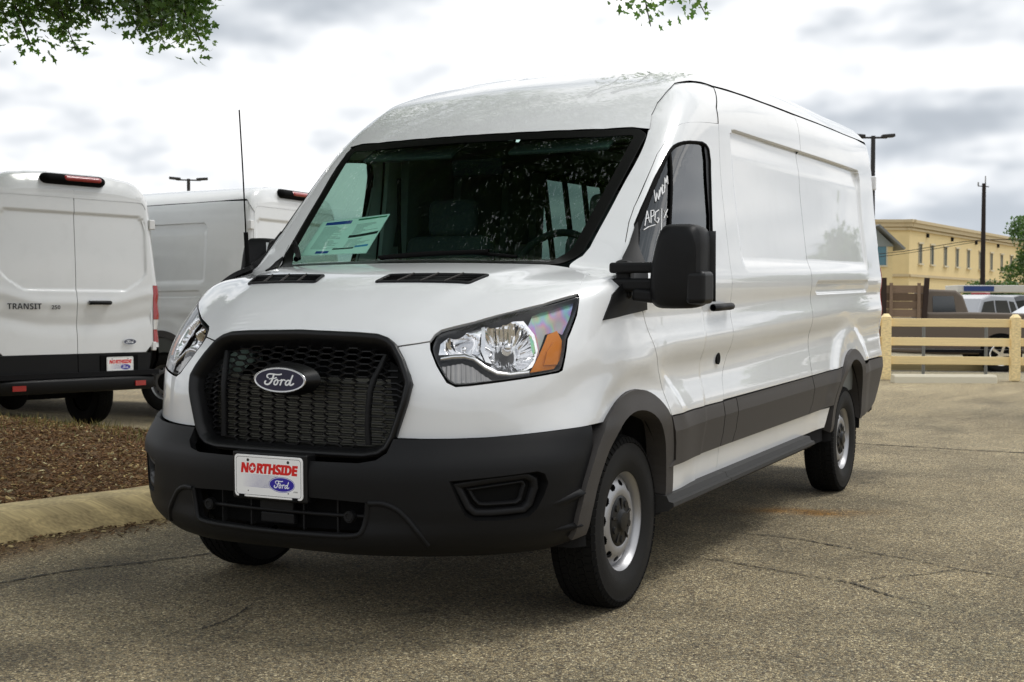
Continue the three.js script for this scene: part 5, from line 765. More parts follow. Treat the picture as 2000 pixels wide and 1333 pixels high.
// ---------------------------------------------------------------- timber rail fence and wheel stop
const woodTex = (r, g, b, seed) => noiseTex(256, (u, v) => { const w = fbm(u * 3, v * 40 + seed, seed, 4), k = fbm(u * 26, v * 30, seed + 3, 3), q = 1 + 0.2 * w + 0.05 * k; return [r * q, g * q, b * q]; }, true);
const fenceM = [0, 1, 2].map(i => new THREE.MeshStandardMaterial({ map: woodTex(0.93 - i * 0.02, 0.865 - i * 0.02, 0.71 - i * 0.02, 3 + i * 5), roughness: 0.85, color: new THREE.Color().setRGB(1.12, 1.05, 0.88) }));
{
  const P0 = new THREE.Vector3(-1.49, 0, -17.37), st = new THREE.Vector3(1.94, 0, -0.7), turn = Math.atan2(-st.z, st.x), L = st.length();
  const f = thing('rail_fence', 'cream timber fence of three rails and square posts behind the parking lot', 'fence', [P0.x, 0, P0.z], turn);
  const R = rng(31);
  for (let i = -2; i <= 3; i++) { const g = merge([rbox(0.15, 1.05, 0.15, 0.012, 0, 0.525, 0), at(new THREE.CylinderGeometry(0.045, 0.1, 0.05, 4), 0, 1.072, 0, 0, Math.PI / 4)]); const p = mesh('post', g, fenceM[(i + 3) % 3], f); p.position.set(i * L, 0, 0); p.rotation.z = (R() - 0.5) * 0.012; p.rotation.y = (R() - 0.5) * 0.05;
    if (i < 3) for (const y of [0.325, 0.64, 0.955]) { const r = mesh('rail', rbox(L - 0.13, 0.135, 0.045, 0.008, 0, 0, 0), fenceM[Math.floor(R() * 3)], f); r.position.set((i + 0.5) * L, y + (R() - 0.5) * 0.012, -0.015); r.rotation.z = (R() - 0.5) * 0.008; } }
  const wsM = std(0.66, 0.61, 0.48, 0.9, 0, { bumpMap: grainN, bumpScale: 0.004 });
  const sh = new THREE.Shape(); [[-0.1, 0], [-0.085, 0.09], [-0.06, 0.12], [0.06, 0.12], [0.085, 0.09], [0.1, 0]].forEach((p, i) => i ? sh.lineTo(...p) : sh.moveTo(...p));
  const w = thing('wheel_stop', 'pale concrete wheel stop lying on the ground below the timber fence', 'wheel stop', [-0.5, 0.0, -16.98], turn + 0.16); mesh('block', at(new THREE.ExtrudeGeometry(sh, { depth: 1.62, bevelEnabled: true, bevelSize: 0.01, bevelThickness: 0.02, bevelSegments: 2 }), 0, 0, -0.81).rotateY(Math.PI / 2), wsM, w);
  const c = thing('wire_fence', 'grey steel fence posts standing behind the timber rails', 'wire fence', [P0.x - 0.35, -0.02, P0.z - 1.35], turn); for (const [i, x] of [-1.2, 0.72, 1.78, 3.6].entries()) { const p = mesh('post', merge([cyl(0.028, 0.028, 0.98, 12, x, 0.49, 0), at(new THREE.SphereGeometry(0.034, 10, 8), x, 0.99, 0)]), std(0.2, 0.21, 0.21, 0.5, 0.6), c); }
  mesh('top_wire', merge([tube([[-2.4, 0.94, 0], [1, 0.92, 0], [4.8, 0.94, 0]], 0.004, 20, 5), tube([[-2.4, 0.5, 0], [1, 0.49, 0], [4.8, 0.5, 0]], 0.003, 20, 5), tube([[-2.4, 0.1, 0], [1, 0.1, 0], [4.8, 0.1, 0]], 0.003, 20, 5)]), std(0.25, 0.25, 0.25, 0.5, 0.6), c);
}
structure('far_kerb', box(60, 0.16, 0.2, -1, -0.09, -25.2, 0, 0.35, 0), concM);
// ---------------------------------------------------------------- vehicles beyond the fence
function alloy(r) { // a wheel: tyre with a five-spoke rim
  const t = lathe([[r * 0.62, -0.1], [r * 0.9, -0.11], [r, -0.07], [r, 0.07], [r * 0.9, 0.11], [r * 0.62, 0.1]], 32).rotateX(Math.PI / 2), sp = [at(new THREE.TorusGeometry(r * 0.62, 0.022, 8, 32), 0, 0, 0.085)];
  for (let k = 0; k < 5; k++) { const a = k / 5 * 6.283; sp.push(box(r * 0.58, 0.055, 0.03, r * 0.3, 0, 0.08).rotateZ(a)); } sp.push(cyl(0.06, 0.06, 0.05, 16, 0, 0, 0.08, Math.PI / 2)); return [t, merge(sp)];
}
/* side outline in x (length, nose to -x) and y; the glasshouse leans in */
function vehicle(name, label, cat, paint, pos, turn, W, lower, upper, wins, axles, r, extra, group) {
  const v = thing(name, label, cat, pos, turn, group);
  const shp = P => { const s = new THREE.Shape(); P.forEach((p, i) => i ? s.lineTo(...p) : s.moveTo(...p)); return s; };
  const ls = shp(lower); for (const ax of axles) { } const bev = { bevelEnabled: true, bevelSize: 0.05, bevelThickness: 0.08, bevelSegments: 3, steps: 1 };
  mesh('body', toSmooth(at(new THREE.ExtrudeGeometry(ls, { depth: W - 0.16, ...bev }), 0, 0, -(W - 0.16) / 2)), paint, v);
  if (upper) { const g = at(new THREE.ExtrudeGeometry(shp(upper), { depth: W - 0.3, ...bev }), 0, 0, -(W - 0.3) / 2), p = g.attributes.position, y0 = Math.min(...upper.map(q => q[1])), y1 = Math.max(...upper.map(q => q[1])); for (let i = 0; i < p.count; i++) p.setZ(i, p.getZ(i) * (1 - 0.14 * (p.getY(i) - y0) / (y1 - y0))); g.computeVertexNormals(); mesh('cabin', g, paint, v);
    for (const w of wins) for (const s of [1, -1]) { const q = new THREE.ShapeGeometry(shp(w)), a = q.attributes.position; for (let i = 0; i < a.count; i++) a.setZ(i, s * ((W / 2 - 0.065) * (1 - 0.14 * (a.getY(i) - y0) / (y1 - y0)) + 0.006)); mesh('window', q, carGlass, v); } }
  const [t, s] = alloy(r); for (const ax of axles) for (const sd2 of [1, -1]) { const wv = mesh('wheel', t, M.rubber, v); wv.position.set(ax, r, sd2 * (W / 2 - 0.07)); wv.rotation.y = sd2 > 0 ? 0 : Math.PI; mesh('rim', s, M.chrome, wv); mesh('wheel_arch', at(new THREE.CylinderGeometry(r * 1.2, r * 1.2, 0.1, 32, 1), ax, r + 0.02, sd2 * (W / 2 - 0.045), Math.PI / 2), M.black, v); }
  if (extra) extra(v); return v;
}
const toSmooth = g => { g.computeVertexNormals(); return g; };
const carGlass = phy(0.02, 0.024, 0.026, 0.04, 0, { clearcoat: 1 });
const fTurn = Math.atan2(0.7, 1.94);
{ const R = rng(77), wm = [0, 1, 2].map(i => new THREE.MeshStandardMaterial({ map: woodTex(0.52 - i * 0.06, 0.44 - i * 0.055, 0.37 - i * 0.05, 40 + i * 3), roughness: 0.95 })), brown = std(0.12, 0.093, 0.07, 0.65);
vehicle('stake_truck', 'old brown truck with weathered plank-sided bed behind the timber fence', 'truck', brown, [-1.62, -0.17, -25.35], fTurn, 1.75,
  [[-3.4, 0.5], [-3.4, 1.08], [-0.75, 1.1], [-0.7, 1.22], [0.12, 1.23], [1.7, 1.2], [1.85, 1.1], [1.85, 0.5], [1.0, 0.42], [-0.6, 0.42]], [[-0.74, 1.16], [-0.72, 1.66], [-0.62, 1.72], [-0.12, 1.7], [0.0, 1.6], [0.14, 1.18]], [[[-0.6, 1.24], [-0.6, 1.62], [-0.16, 1.62], [-0.12, 1.24]]], [-2.5, 0.8], 0.37,
  v => { mesh('grille', rbox(0.08, 0.4, 1.3, 0.03, 1.88, 0.85, 0), M.chrome, v); mesh('side_step', box(1.2, 0.08, 0.2, -0.2, 0.45, 0.85), M.dark, v);
    for (const [x0, x1] of [[-3.4, -2.3], [-2.22, -1.7], [-1.6, -0.82]]) { for (let k = 0; k < 4; k++) { const p = mesh('plank', rbox(x1 - x0, 0.163, 0.03, 0.005, 0, 0, 0), wm[Math.floor(R() * 3)], v); p.position.set((x0 + x1) / 2, 1.25 + k * 0.172, 0.88); p.rotation.z = (R() - 0.5) * 0.02; } for (const x of [x0 + 0.1, x1 - 0.1]) mesh('stake', box(0.07, 0.8, 0.035, x, 1.5, 0.915), wm[0], v); }
    for (let k = 0; k < 4; k++) mesh('plank', rbox(2.5, 0.15, 0.03, 0.005, -2.1, 1.25 + k * 0.172, -0.88), wm[Math.floor(R() * 3)], v);
    for (const x of [-2.26, -1.65, -0.78]) mesh('upright', box(0.1, 0.92, 0.09, x, 1.55, 0.9, 0, 0, x > -0.8 ? -0.06 : 0), std(0.03, 0.016, 0.011, 0.8), v); }); }
vehicle('utility_vehicle', 'silver utility vehicle with a red roof light between the pickup and the utility pole', 'SUV', phy(0.3, 0.31, 0.33, 0.35, 0.1, { clearcoat: 1 }), [-3.1, -0.17, -37.2], fTurn + 0.9, 1.85,
  [[-2.2, 0.35], [-2.25, 0.8], [-1.2, 1.02], [2.15, 1.05], [2.25, 0.5], [2.1, 0.35]], [[-1.0, 1.0], [-0.4, 1.6], [0.2, 1.72], [1.7, 1.7], [2.1, 1.02]], [[[-0.75, 1.08], [-0.32, 1.55], [0.3, 1.6], [0.3, 1.08]], [[0.4, 1.08], [0.4, 1.6], [1.2, 1.6], [1.35, 1.08]], [[1.45, 1.08], [1.32, 1.58], [1.65, 1.56], [1.88, 1.1]]], [-1.4, 1.4], 0.36,
  v => { mesh('roof_light', rbox(0.3, 0.09, 0.5, 0.03, 0.6, 1.8, 0.2), M.red, v); mesh('rear_window', new THREE.PlaneGeometry(1.3, 0.5).rotateY(Math.PI / 2).rotateZ(0.35).translate(2.03, 1.35, 0), carGlass, v); }, 'utility vehicles behind the fence');
vehicle('utility_vehicle', 'black utility vehicle parked behind the foot of the utility pole', 'SUV', phy(0.012, 0.013, 0.016, 0.3, 0, { clearcoat: 1 }), [-2.75, -0.17, -42.2], fTurn + 0.7, 1.9,
  [[-2.2, 0.35], [-2.25, 0.85], [-1.2, 1.08], [2.15, 1.1], [2.25, 0.5], [2.1, 0.35]], [[-0.9, 1.05], [-0.4, 1.65], [0.2, 1.76], [1.7, 1.74], [2.1, 1.06]], [[[-0.7, 1.12], [-0.32, 1.58], [0.3, 1.64], [0.3, 1.12]], [[0.4, 1.12], [0.4, 1.64], [1.2, 1.64], [1.35, 1.12]]], [-1.4, 1.4], 0.38, null, 'utility vehicles behind the fence');
vehicle('sedan_car', 'silver sedan with a sloping windshield at the right edge behind the fence', 'car', phy(0.55, 0.57, 0.6, 0.3, 0.2, { clearcoat: 1 }), [-0.35, -0.17, -33.6], fTurn, 1.8,
  [[-2.3, 0.3], [-2.35, 0.6], [-2.2, 0.78], [-1.2, 0.92], [1.5, 0.96], [2.2, 0.9], [2.25, 0.45], [2.1, 0.3]], [[-1.35, 0.9], [-0.5, 1.4], [0.1, 1.47], [0.9, 1.42], [1.75, 0.94]], [[[-1.05, 0.97], [-0.45, 1.34], [0.05, 1.39], [0.05, 0.97]], [[0.13, 0.97], [0.13, 1.39], [0.75, 1.35], [1.2, 0.98]]], [-1.45, 1.35], 0.33);
{ // white stall roof with a blue band behind the vehicles
  const s = thing('market_canopy', 'white flat canopy with a blue front band behind the silver utility vehicle', 'canopy', [-4.6, -0.17, -50], 0.4); mesh('roof_panel', rbox(3.6, 0.28, 2, 0.03, 0.9, 2.12, 0), std(0.62, 0.6, 0.55, 0.6), s); mesh('front_band', box(1.15, 0.2, 0.03, -0.1, 2.12, 1.02), std(0.02, 0.05, 0.2, 0.5), s); for (const x of [-0.8, 2.6]) for (const z of [-0.9, 0.9]) mesh('leg', cyl(0.04, 0.04, 2, 10, x, 1, z), M.steel, s);
}
// ---------------------------------------------------------------- buildings
{
  const A = new THREE.Vector3(-17.87, 0, -108.24), B = new THREE.Vector3(-12.9, 0, -147), L = A.distanceTo(B), turn = Math.atan2(-(B.z - A.z), B.x - A.x);
  const stucco = noiseTex(256, (u, v) => { const n = fbm(u * 5, v * 5, 1, 4), k = fbm(u * 40, v * 12, 4, 3), q = 1 + 0.06 * n + 0.03 * k; return [0.88 * q, 0.795 * q, 0.595 * q]; }, true);
  const wallM = new THREE.MeshStandardMaterial({ map: stucco, roughness: 0.9, color: new THREE.Color().setRGB(0.98, 0.98, 0.98) }), trimM = std(0.55, 0.45, 0.28, 0.85), winM = phy(0.008, 0.035, 0.045, 0.35, 0, { specularIntensity: 0.5 }), frameM = std(0.62, 0.55, 0.4, 0.8), tealM = phy(0.01, 0.12, 0.16, 0.1, 0, { clearcoat: 1 });
  const b = thing('yellow_building', 'long yellow stucco two-storey building with narrow dark windows', 'building', [A.x, -0.2, A.z], turn);
  // walls with window openings cut through
  const ws = [2.98, 6.3, 10.27, 13.97, 17.69, 21.78, 25.9, 29.85, 33.7, 37.6]; const sh = new THREE.Shape(); sh.moveTo(0, 0); sh.lineTo(L + 14, 0); sh.lineTo(L + 14, 8.3); sh.lineTo(0, 8.3); for (const x of ws) { const h = new THREE.Path(); h.moveTo(x - 0.55, 5.2); h.lineTo(x - 0.55, 6.85); h.lineTo(x + 0.55, 6.85); h.lineTo(x + 0.55, 5.2); sh.holes.push(h); }
  const wg = new THREE.ExtrudeGeometry(sh, { depth: 0.4, bevelEnabled: false }); mesh('wall', at(wg, 0, 0, -0.4), wallM, b);
  const phi = Math.atan2(-0.378, -0.926) - turn, leftWall = (name, g, m) => { const q = mesh(name, g, m, b); q.rotation.y = phi; return q; };
  leftWall('wall', box(26, 8.3, 0.4, 13, 4.15, 0.2), wallM);
  for (const x of ws) { const w = mesh('window', merge([box(1.3, 0.14, 0.3, x, 5.12, 0.02), box(1.3, 0.14, 0.25, x, 6.93, 0.0), box(0.06, 1.65, 0.1, x - 0.52, 6.03, -0.02), box(0.06, 1.65, 0.1, x + 0.52, 6.03, -0.02), box(0.05, 1.65, 0.08, x - 0.12, 6.03, -0.02)]), frameM, b); mesh('pane', box(1.1, 1.65, 0.03, x, 6.03, -0.06), winM, w); }
  mesh('cornice', merge([box(L + 14.6, 0.35, 0.6, L / 2 + 6.9, 8.35, 0.0), box(L + 14.9, 0.25, 0.85, L / 2 + 6.9, 8.65, 0.0), box(L + 14.4, 0.18, 0.25, L / 2 + 6.9, 7.98, 0.05)]), trimM, b);
  leftWall('cornice', merge([box(26.4, 0.35, 0.6, 12.9, 8.35, 0.1), box(26.6, 0.25, 0.85, 12.8, 8.65, 0.1), box(26.2, 0.18, 0.25, 12.9, 7.98, -0.05)]), trimM); leftWall('band', box(26, 0.22, 0.16, 13, 4.1, -0.07), trimM);
  mesh('band', box(L + 14, 0.22, 0.16, L / 2 + 7, 4.1, 0.07), trimM, b); mesh('roof', box(L + 10, 0.2, 20, L / 2 + 6, 8.2, -10.5), std(0.3, 0.28, 0.25, 0.9), b);
  for (const [x, y] of [[4.76, 7.75], [12.08, 7.75], [20.05, 7.78], [28.13, 7.8]]) mesh('roof_drain', box(0.3, 0.34, 0.2, x, y - 0.1, 0.08), M.dark, b);
  // gabled bay in front of the left end
  const g = thing('gabled_bay', 'small grey-gabled bay with a teal window beside the front van', 'building', [-18.0, -0.2, -97.0], 0.47);
  const gs = new THREE.Shape(); gs.moveTo(-2.2, 0); gs.lineTo(1.0, 0); gs.lineTo(1.0, 6.1); gs.lineTo(-0.6, 7.5); gs.lineTo(-2.2, 6.1); mesh('wall', at(new THREE.ExtrudeGeometry(gs, { depth: 3, bevelEnabled: false }), 0, 0, -3), wallM, g);
  mesh('gable', at(new THREE.ExtrudeGeometry((() => { const s = new THREE.Shape(); s.moveTo(-2.3, 6.05); s.lineTo(1.1, 6.05); s.lineTo(-0.6, 7.62); return s; })(), { depth: 0.12, bevelEnabled: false }), 0, 0, 0.0), std(0.24, 0.26, 0.25, 0.8), g);
  mesh('roof', merge([box(2.7, 0.16, 3.8, 0.75, 6.75, -1.2, 0, 0, -0.74), box(2.7, 0.16, 3.8, -1.95, 6.75, -1.2, 0, 0, 0.74)]), std(0.2, 0.21, 0.21, 0.8), g);
  const tw = mesh('window', merge([box(1.5, 0.12, 0.14, -0.15, 4.55, 0.06), box(0.1, 1.6, 0.1, 0.55, 5.4, 0.05), box(0.1, 1.6, 0.1, -0.85, 5.4, 0.05)]), frameM, g); mesh('pane', box(1.4, 1.6, 0.06, -0.15, 5.4, 0.02), tealM, tw);
}
// ---------------------------------------------------------------- poles and wires
function lampPost(label, x, z, h, arm, turn, group) {
  const l = thing('lamp_post', label, 'lamp post', [x, -0.17, z], turn, group), m = std(0.02, 0.018, 0.017, 0.6); mesh('base', cyl(0.28, 0.3, 0.6, 20, 0, 0.3, 0), concM, l); mesh('pole', cyl(0.075, 0.11, h, 12, 0, h / 2, 0), m, l);
  mesh('arm', bar([-arm, h - 0.06, 0], [arm, h - 0.06, 0], 0.06), m, l); for (const s of [-1, 1]) { const hd = mesh('lamp_head', rbox(arm * 0.95, 0.11, 0.3, 0.03, s * arm * 1.1, h + 0.0, 0, 0, 0, s * 0.08), m, l); } return l;
}
lampPost('dark twin-headed lamp post rising right behind the front van', -6.72, -40.9, 7.25, 0.46, 0.45, 'lamp posts of the lot');
lampPost('dark twin-headed lamp post above the vans at the left', -37.8, -41.8, 7.1, 0.55, 0.7, 'lamp posts of the lot');
lampPost('dark twin-headed lamp post far behind to the right, seen mirrored in the van side', 16, -38, 7.2, 0.6, 0.2, 'lamp posts of the lot');
{
  const u = thing('utility_pole', 'tall dark utility pole in front of the yellow building', 'utility pole', [-8.2, -0.2, -79.6]), m = std(0.018, 0.012, 0.01, 0.9); mesh('pole', cyl(0.115, 0.17, 9.0, 14, 0, 4.5, 0), m, u); mesh('crossarm', bar([-0.35, 8.85, 0.05], [0.3, 8.78, 0.05], 0.05), m, u); mesh('insulator', merge([cyl(0.04, 0.05, 0.22, 8, -0.33, 8.98, 0.05), cyl(0.03, 0.04, 0.5, 8, 0.08, 9.2, 0)]), std(0.25, 0.25, 0.25, 0.4), u);
  const w = thing('overhead_wire', 'thin dark wire sagging across the yellow building to the utility pole', 'wire'); mesh('wire', tube([[-30, 4.6, -84], [-18, 4.55, -82.5], [-13.5, 4.75, -81], [-8.2, 5.35, -79.6], [-2, 5.0, -79]], 0.022, 50, 5), m, w); mesh('wire', tube([[-30, 4.2, -84], [-18, 4.25, -82.5], [-13.5, 4.6, -81], [-8.2, 5.3, -79.6]], 0.018, 50, 5), m, w);
}
// ---------------------------------------------------------------- trees
const bark = new THREE.MeshStandardMaterial({ map: noiseTex(256, (u, v) => { const n = fbm(u * 22, v * 6, 2, 4), q = 0.24 + 0.14 * n; return [q * 1.1, q, q * 0.88]; }, true), roughness: 1 });
const leafM = [[0.075, 0.14, 0.018], [0.05, 0.095, 0.014], [0.11, 0.17, 0.024]].map(c => phy(...c.map((q, i) => q * [1.25, 1.45, 1.1][i]), 0.7, 0, { transmission: 0.55, thickness: 0, side: THREE.DoubleSide }));
function sprig(R, n, spread, size) { // a twig's worth of lobed leaves
  const pos = [], idx = [];
  for (let k = 0; k < n; k++) { const p = new THREE.Vector3((R() - 0.5), (R() - 0.5), (R() - 0.5)).multiplyScalar(spread), q = new THREE.Quaternion().setFromEuler(new THREE.Euler(R() * 6.3, R() * 6.3, R() * 6.3)), s = size * (0.6 + 0.7 * R()), b = pos.length / 3;
    for (const v of [[0, 0, 0], [0.22, 0.3, 0.05], [0.14, 0.42, 0.02], [0.36, 0.66, 0.0], [0.12, 0.7, 0.0], [0, 1, -0.1], [-0.12, 0.7, 0.0], [-0.36, 0.66, 0.0], [-0.14, 0.42, 0.02], [-0.22, 0.3, 0.05]]) { const w = new THREE.Vector3(...v).multiplyScalar(s).applyQuaternion(q).add(p); pos.push(w.x, w.y, w.z); }
    idx.push(b, b + 1, b + 9, b + 1, b + 2, b + 9, b + 2, b + 8, b + 9, b + 2, b + 4, b + 8, b + 2, b + 3, b + 4, b + 4, b + 6, b + 8, b + 6, b + 7, b + 8, b + 4, b + 5, b + 6); }
  const g = new THREE.BufferGeometry(); g.setAttribute('position', new THREE.Float32BufferAttribute(pos, 3)); g.setIndex(idx); g.computeVertexNormals(); return g;
}
function foliage(parent, name, pts, R, n, spread, size, mat) { const g = sprig(R, n, spread, size), m = new THREE.InstancedMesh(g, mat, pts.length), M4 = new THREE.Matrix4(), Q = new THREE.Quaternion(), E = new THREE.Euler(); pts.forEach((p, i) => { const s = 0.75 + R() * 0.5; m.setMatrixAt(i, M4.compose(new THREE.Vector3(...p), Q.setFromEuler(E.set(R() * 6.3, R() * 6.3, R() * 6.3)), new THREE.Vector3(s, s, s))); }); m.name = name; m.userData.kind = 'stuff'; m.castShadow = m.receiveShadow = true; parent.add(m); return m; }
{ // oak on the island; its limbs reach over the van
  const T = [-5.3, 0.1, -0.2], t = thing('oak_tree', 'spreading oak on the planted island, its leafy twigs hanging into the top of the view', 'tree', [0, 0, 0]), R = rng(404), limbs = [], pts = [[], [], []];
  limbs.push(tube([[T[0], -0.1, T[2]], [T[0] + 0.05, 1.2, T[2] - 0.05], [T[0] + 0.1, 2.6, T[2] - 0.1], [T[0] + 0.2, 4.4, T[2] - 0.2]], 0.24, 20, 12));
  const limb = (P, r) => { const c = new THREE.CatmullRomCurve3(P.map(p => new THREE.Vector3(...p))), n = 24; const g = new THREE.TubeGeometry(c, n, r, 7), a = g.attributes.position; for (let i = 0; i <= n; i++) { const q = c.getPointAt(i / n), k = 1 - 0.85 * i / n; for (let j = 0; j <= 7; j++) { const x = i * 8 + j; a.setXYZ(x, q.x + (a.getX(x) - q.x) * k, q.y + (a.getY(x) - q.y) * k, q.z + (a.getZ(x) - q.z) * k); } } g.computeVertexNormals(); limbs.push(g); return c; };
  const clump = (c, r, n, flat = 0.7) => { for (let k = 0; k < n; k++) { let x, y, z; do { x = R() * 2 - 1; y = R() * 2 - 1; z = R() * 2 - 1; } while (x * x + y * y + z * z > 1); pts[R() < 0.5 ? 0 : R() < 0.6 ? 1 : 2].push([c[0] + x * r, c[1] + y * r * flat, c[2] + z * r]); } };
  const J = [T[0] + 0.12, 2.9, T[2] - 0.1];
  for (let k = 0; k < 26; k++) { const a = k / 26 * 6.283 + R() * 0.4, len = 2.6 + R() * 3.6, hz = 4.7 + R() * 3.0, e = [T[0] + Math.cos(a) * len, hz, T[2] + Math.sin(a) * len]; if (a > 6.9) continue; const c = limb([J, [T[0] + Math.cos(a) * len * 0.35, 3.9 + R() * 0.8, T[2] + Math.sin(a) * len * 0.35], [T[0] + Math.cos(a) * len * 0.7, hz - 0.3 + R() * 0.5, T[2] + Math.sin(a) * len * 0.7], e], 0.1); for (const s of [0.55, 0.72, 0.86, 1]) { const q = c.getPointAt(s); clump([q.x + (R() - 0.5) * 0.6, q.y + 0.3, q.z + (R() - 0.5) * 0.6], 0.75 + R() * 0.5, 190, 0.65); } }
  // the long limbs over the van, out of view above it
  for (const [e, m, n] of [[[-0.6, 5.6, -1.2], [-2.6, 5.0, -0.9], 420], [[0.5, 5.5, 0.3], [-2.2, 5.2, 0.1], 420], [[0.1, 5.9, -2.9], [-2.4, 5.3, -1.8], 420], [[-1.2, 5.2, 1.4], [-3.0, 5.0, 0.8], 300], [[-0.4, 5.3, -2.2], [-2.6, 5.0, -1.4], 420], [[0.8, 5.7, -1.0], [-2.0, 5.3, -0.6], 420], [[-1.4, 5.4, -0.4], [-3.2, 5.0, -0.3], 420], [[-1.6, 5.6, -3.4], [-3.4, 5.2, -1.9], 420], [[0.4, 5.6, 1.3], [-2.2, 5.2, 0.7], 420], [[1.5, 5.9, -1.2], [-1.8, 5.5, -0.8], 420], [[1.4, 5.8, 0.2], [-1.8, 5.4, 0.0], 420], [[-6.5, 5.9, -4.6], [-6.0, 5.2, -2.6], 420], [[-8.0, 6.0, -4.0], [-6.8, 5.2, -2.2], 420], [[-5.2, 5.9, -5.2], [-5.2, 5.2, -2.8], 420], [[-7.2, 5.8, -5.4], [-6.4, 5.2, -3.0], 420], [[-9.0, 6.2, -5.0], [-7.4, 5.3, -2.8], 420], [[-8.2, 6.4, -6.2], [-7.0, 5.4, -3.4], 420]]) { const c = limb([J, m, e], 0.11); for (const s of [0.5, 0.62, 0.74, 0.86, 0.97]) { const q = c.getPointAt(s); clump([q.x + (R() - 0.5) * 0.7, q.y + 0.35, q.z + (R() - 0.5) * 0.7], 0.85, n / 1.5, 0.55); } }
  // twigs that hang into view
  const hang = (a, b, e, n) => { const c = limb([a, b, e], 0.02); for (let k = 0; k < n; k++) { const q = c.getPointAt(0.25 + 0.75 * R()), d = 0.16; pts[R() < 0.45 ? 0 : R() < 0.5 ? 1 : 2].push([q.x + (R() - 0.5) * d, q.y + (R() - 0.5) * d, q.z + (R() - 0.5) * d]); } };
  for (const [a, b, e, n] of [[[-4.6, 4.3, -1.2], [-4.1, 3.55, -1.7], [-3.86, 2.93, -1.83], 60], [[-4.6, 4.0, -1.3], [-4.45, 3.4, -1.75], [-4.22, 3.08, -1.72], 55], [[-4.0, 4.0, -1.7], [-3.9, 3.45, -1.9], [-3.75, 3.18, -1.95], 60], [[-3.9, 4.1, -1.7], [-3.55, 3.5, -2.0], [-3.42, 3.2, -2.0], 60], [[-3.8, 4.1, -1.7], [-3.3, 3.4, -2.1], [-3.09, 3.0, -2.2], 75], [[-3.6, 3.9, -1.6], [-3.2, 3.3, -1.9], [-3.03, 2.98, -1.75], 55], [[-4.3, 3.8, -1.5], [-4.05, 3.4, -1.75], [-3.95, 3.12, -1.8], 60], [[-3.6, 3.8, -1.9], [-3.25, 3.4, -2.1], [-3.0, 3.25, -2.2], 60], [[-4.9, 4.0, -1.2], [-4.6, 3.4, -1.6], [-4.42, 3.17, -1.62], 45],
    [[-0.6, 4.6, -2.4], [-0.1, 3.4, -2.65], [0.01, 2.91, -2.7], 26], [[-0.4, 4.6, -2.5], [0.1, 3.4, -2.75], [0.31, 2.98, -2.85], 34], [[-0.4, 4.5, -2.5], [0.0, 3.5, -2.7], [0.14, 3.06, -2.75], 30], [[-0.6, 4.5, -2.4], [-0.3, 3.5, -2.6], [-0.19, 3.12, -2.62], 14]]) hang(a, b, e, n);
  for (let k = 0; k < 34; k++) { const f = R(), x = -4.75 + 1.6 * f + (R() - 0.5) * 0.25, z = -1.45 - 0.85 * f + (R() - 0.5) * 0.5, y = 3.42 - R() * R() * 0.42 - 0.1; hang([x - 0.3 * R(), y + 0.9, z + 0.3], [x - 0.1, y + 0.4, z + 0.1], [x, y, z], 30); }
  mesh('trunk', merge(limbs), bark, t);
  pts.forEach((p, i) => foliage(t, 'crown', p, R, 6, 0.2, 0.058, leafM[i]));
}
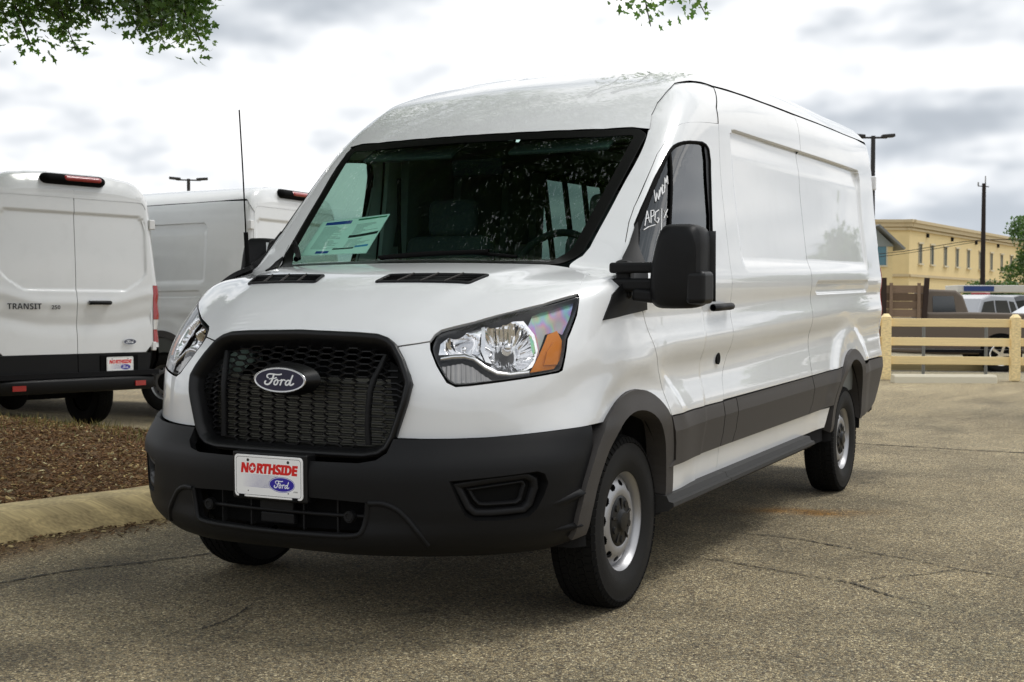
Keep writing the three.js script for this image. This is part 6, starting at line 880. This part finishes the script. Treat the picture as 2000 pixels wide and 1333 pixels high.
function tree(name, label, cat, pos, h, r, seed, n, group) {
  const t = thing(name, label, cat, pos, 0, group), R = rng(seed), pts = [[], []], br = []; br.push(cyl(r * 0.05, r * 0.09, h * 0.6, 10, 0, h * 0.3, 0)); const lobes = []; for (let k = 0; k < 16; k++) { const a = R() * 6.3, q = Math.sqrt(R()) * r * 0.62, y = h * (0.42 + 0.42 * R()); lobes.push([Math.cos(a) * q, y, Math.sin(a) * q, r * (0.26 + 0.2 * R())]); br.push(tube([[0, h * 0.3, 0], [Math.cos(a) * q * 0.5, (y + h * 0.3) / 2, Math.sin(a) * q * 0.5], [Math.cos(a) * q, y, Math.sin(a) * q]], r * 0.02, 6, 5)); }
  for (let k = 0; k < n; k++) { const L = lobes[Math.floor(R() * lobes.length)]; let x, y, z, d; do { x = R() * 2 - 1; y = R() * 2 - 1; z = R() * 2 - 1; d = x * x + y * y + z * z; } while (d > 1 || d < R() * 0.5); pts[R() < 0.6 ? 0 : 1].push([L[0] + x * L[3], L[1] + y * L[3] * 0.8, L[2] + z * L[3]]); }
  mesh('trunk', merge(br), bark, t); foliage(t, 'crown', pts[0], R, 5, r * 0.14, r * 0.08, leafM[1]); foliage(t, 'crown', pts[1], R, 5, r * 0.14, r * 0.08, leafM[0]); return t;
}
tree('leafy_tree', 'dark green tree at the right edge in front of the yellow building', 'tree', [-5.2, -0.2, -89.5], 8.0, 3.4, 12, 2600);
tree('leafy_tree', 'round tree far behind to the right, seen mirrored in the van side', 'tree', [10.5, -0.2, -42], 6.4, 4.2, 14, 2600);
for (const [i, [x, z, w]] of [[-9.2, -84.2, 0.9], [-8.3, -84.8, 0.8], [-7.4, -85.2, 0.95]].entries()) { const s = thing('hedge_bush', ['clipped green bush left of the utility pole base', 'clipped green bush right behind the utility pole base', 'clipped green bush between the utility pole and the edge tree'][i], 'bush', [x, -0.2, z], 0, 'clipped bushes by the yellow building'), R = rng(60 + i), p = []; for (let k = 0; k < 700; k++) { let a, b, c; do { a = R() * 2 - 1; b = R() * 2 - 1; c = R() * 2 - 1; } while (a * a + b * b + c * c > 1); p.push([a * w, 1.9 + b * 1.25, c * w]); } foliage(s, 'foliage', p, R, 5, 0.35, 0.2, leafM[i % 2]); mesh('stem', cyl(0.06, 0.1, 1.8, 8, 0, 0.9, 0), bark, s); }
// a low white-roofed shed far to the right, mirrored in the van's flank
{ const s = thing('low_shed', 'long low shed with a pale roof, seen only mirrored in the van side', 'shed', [22, -0.2, -62], -0.25); mesh('wall', box(26, 2.4, 8, 0, 1.2, 0), std(0.3, 0.29, 0.27, 0.9), s); mesh('roof', box(27, 0.35, 9, 0, 2.6, 0, 0.05), std(0.6, 0.6, 0.6, 0.6), s); }
renderer.render(scene, camera);
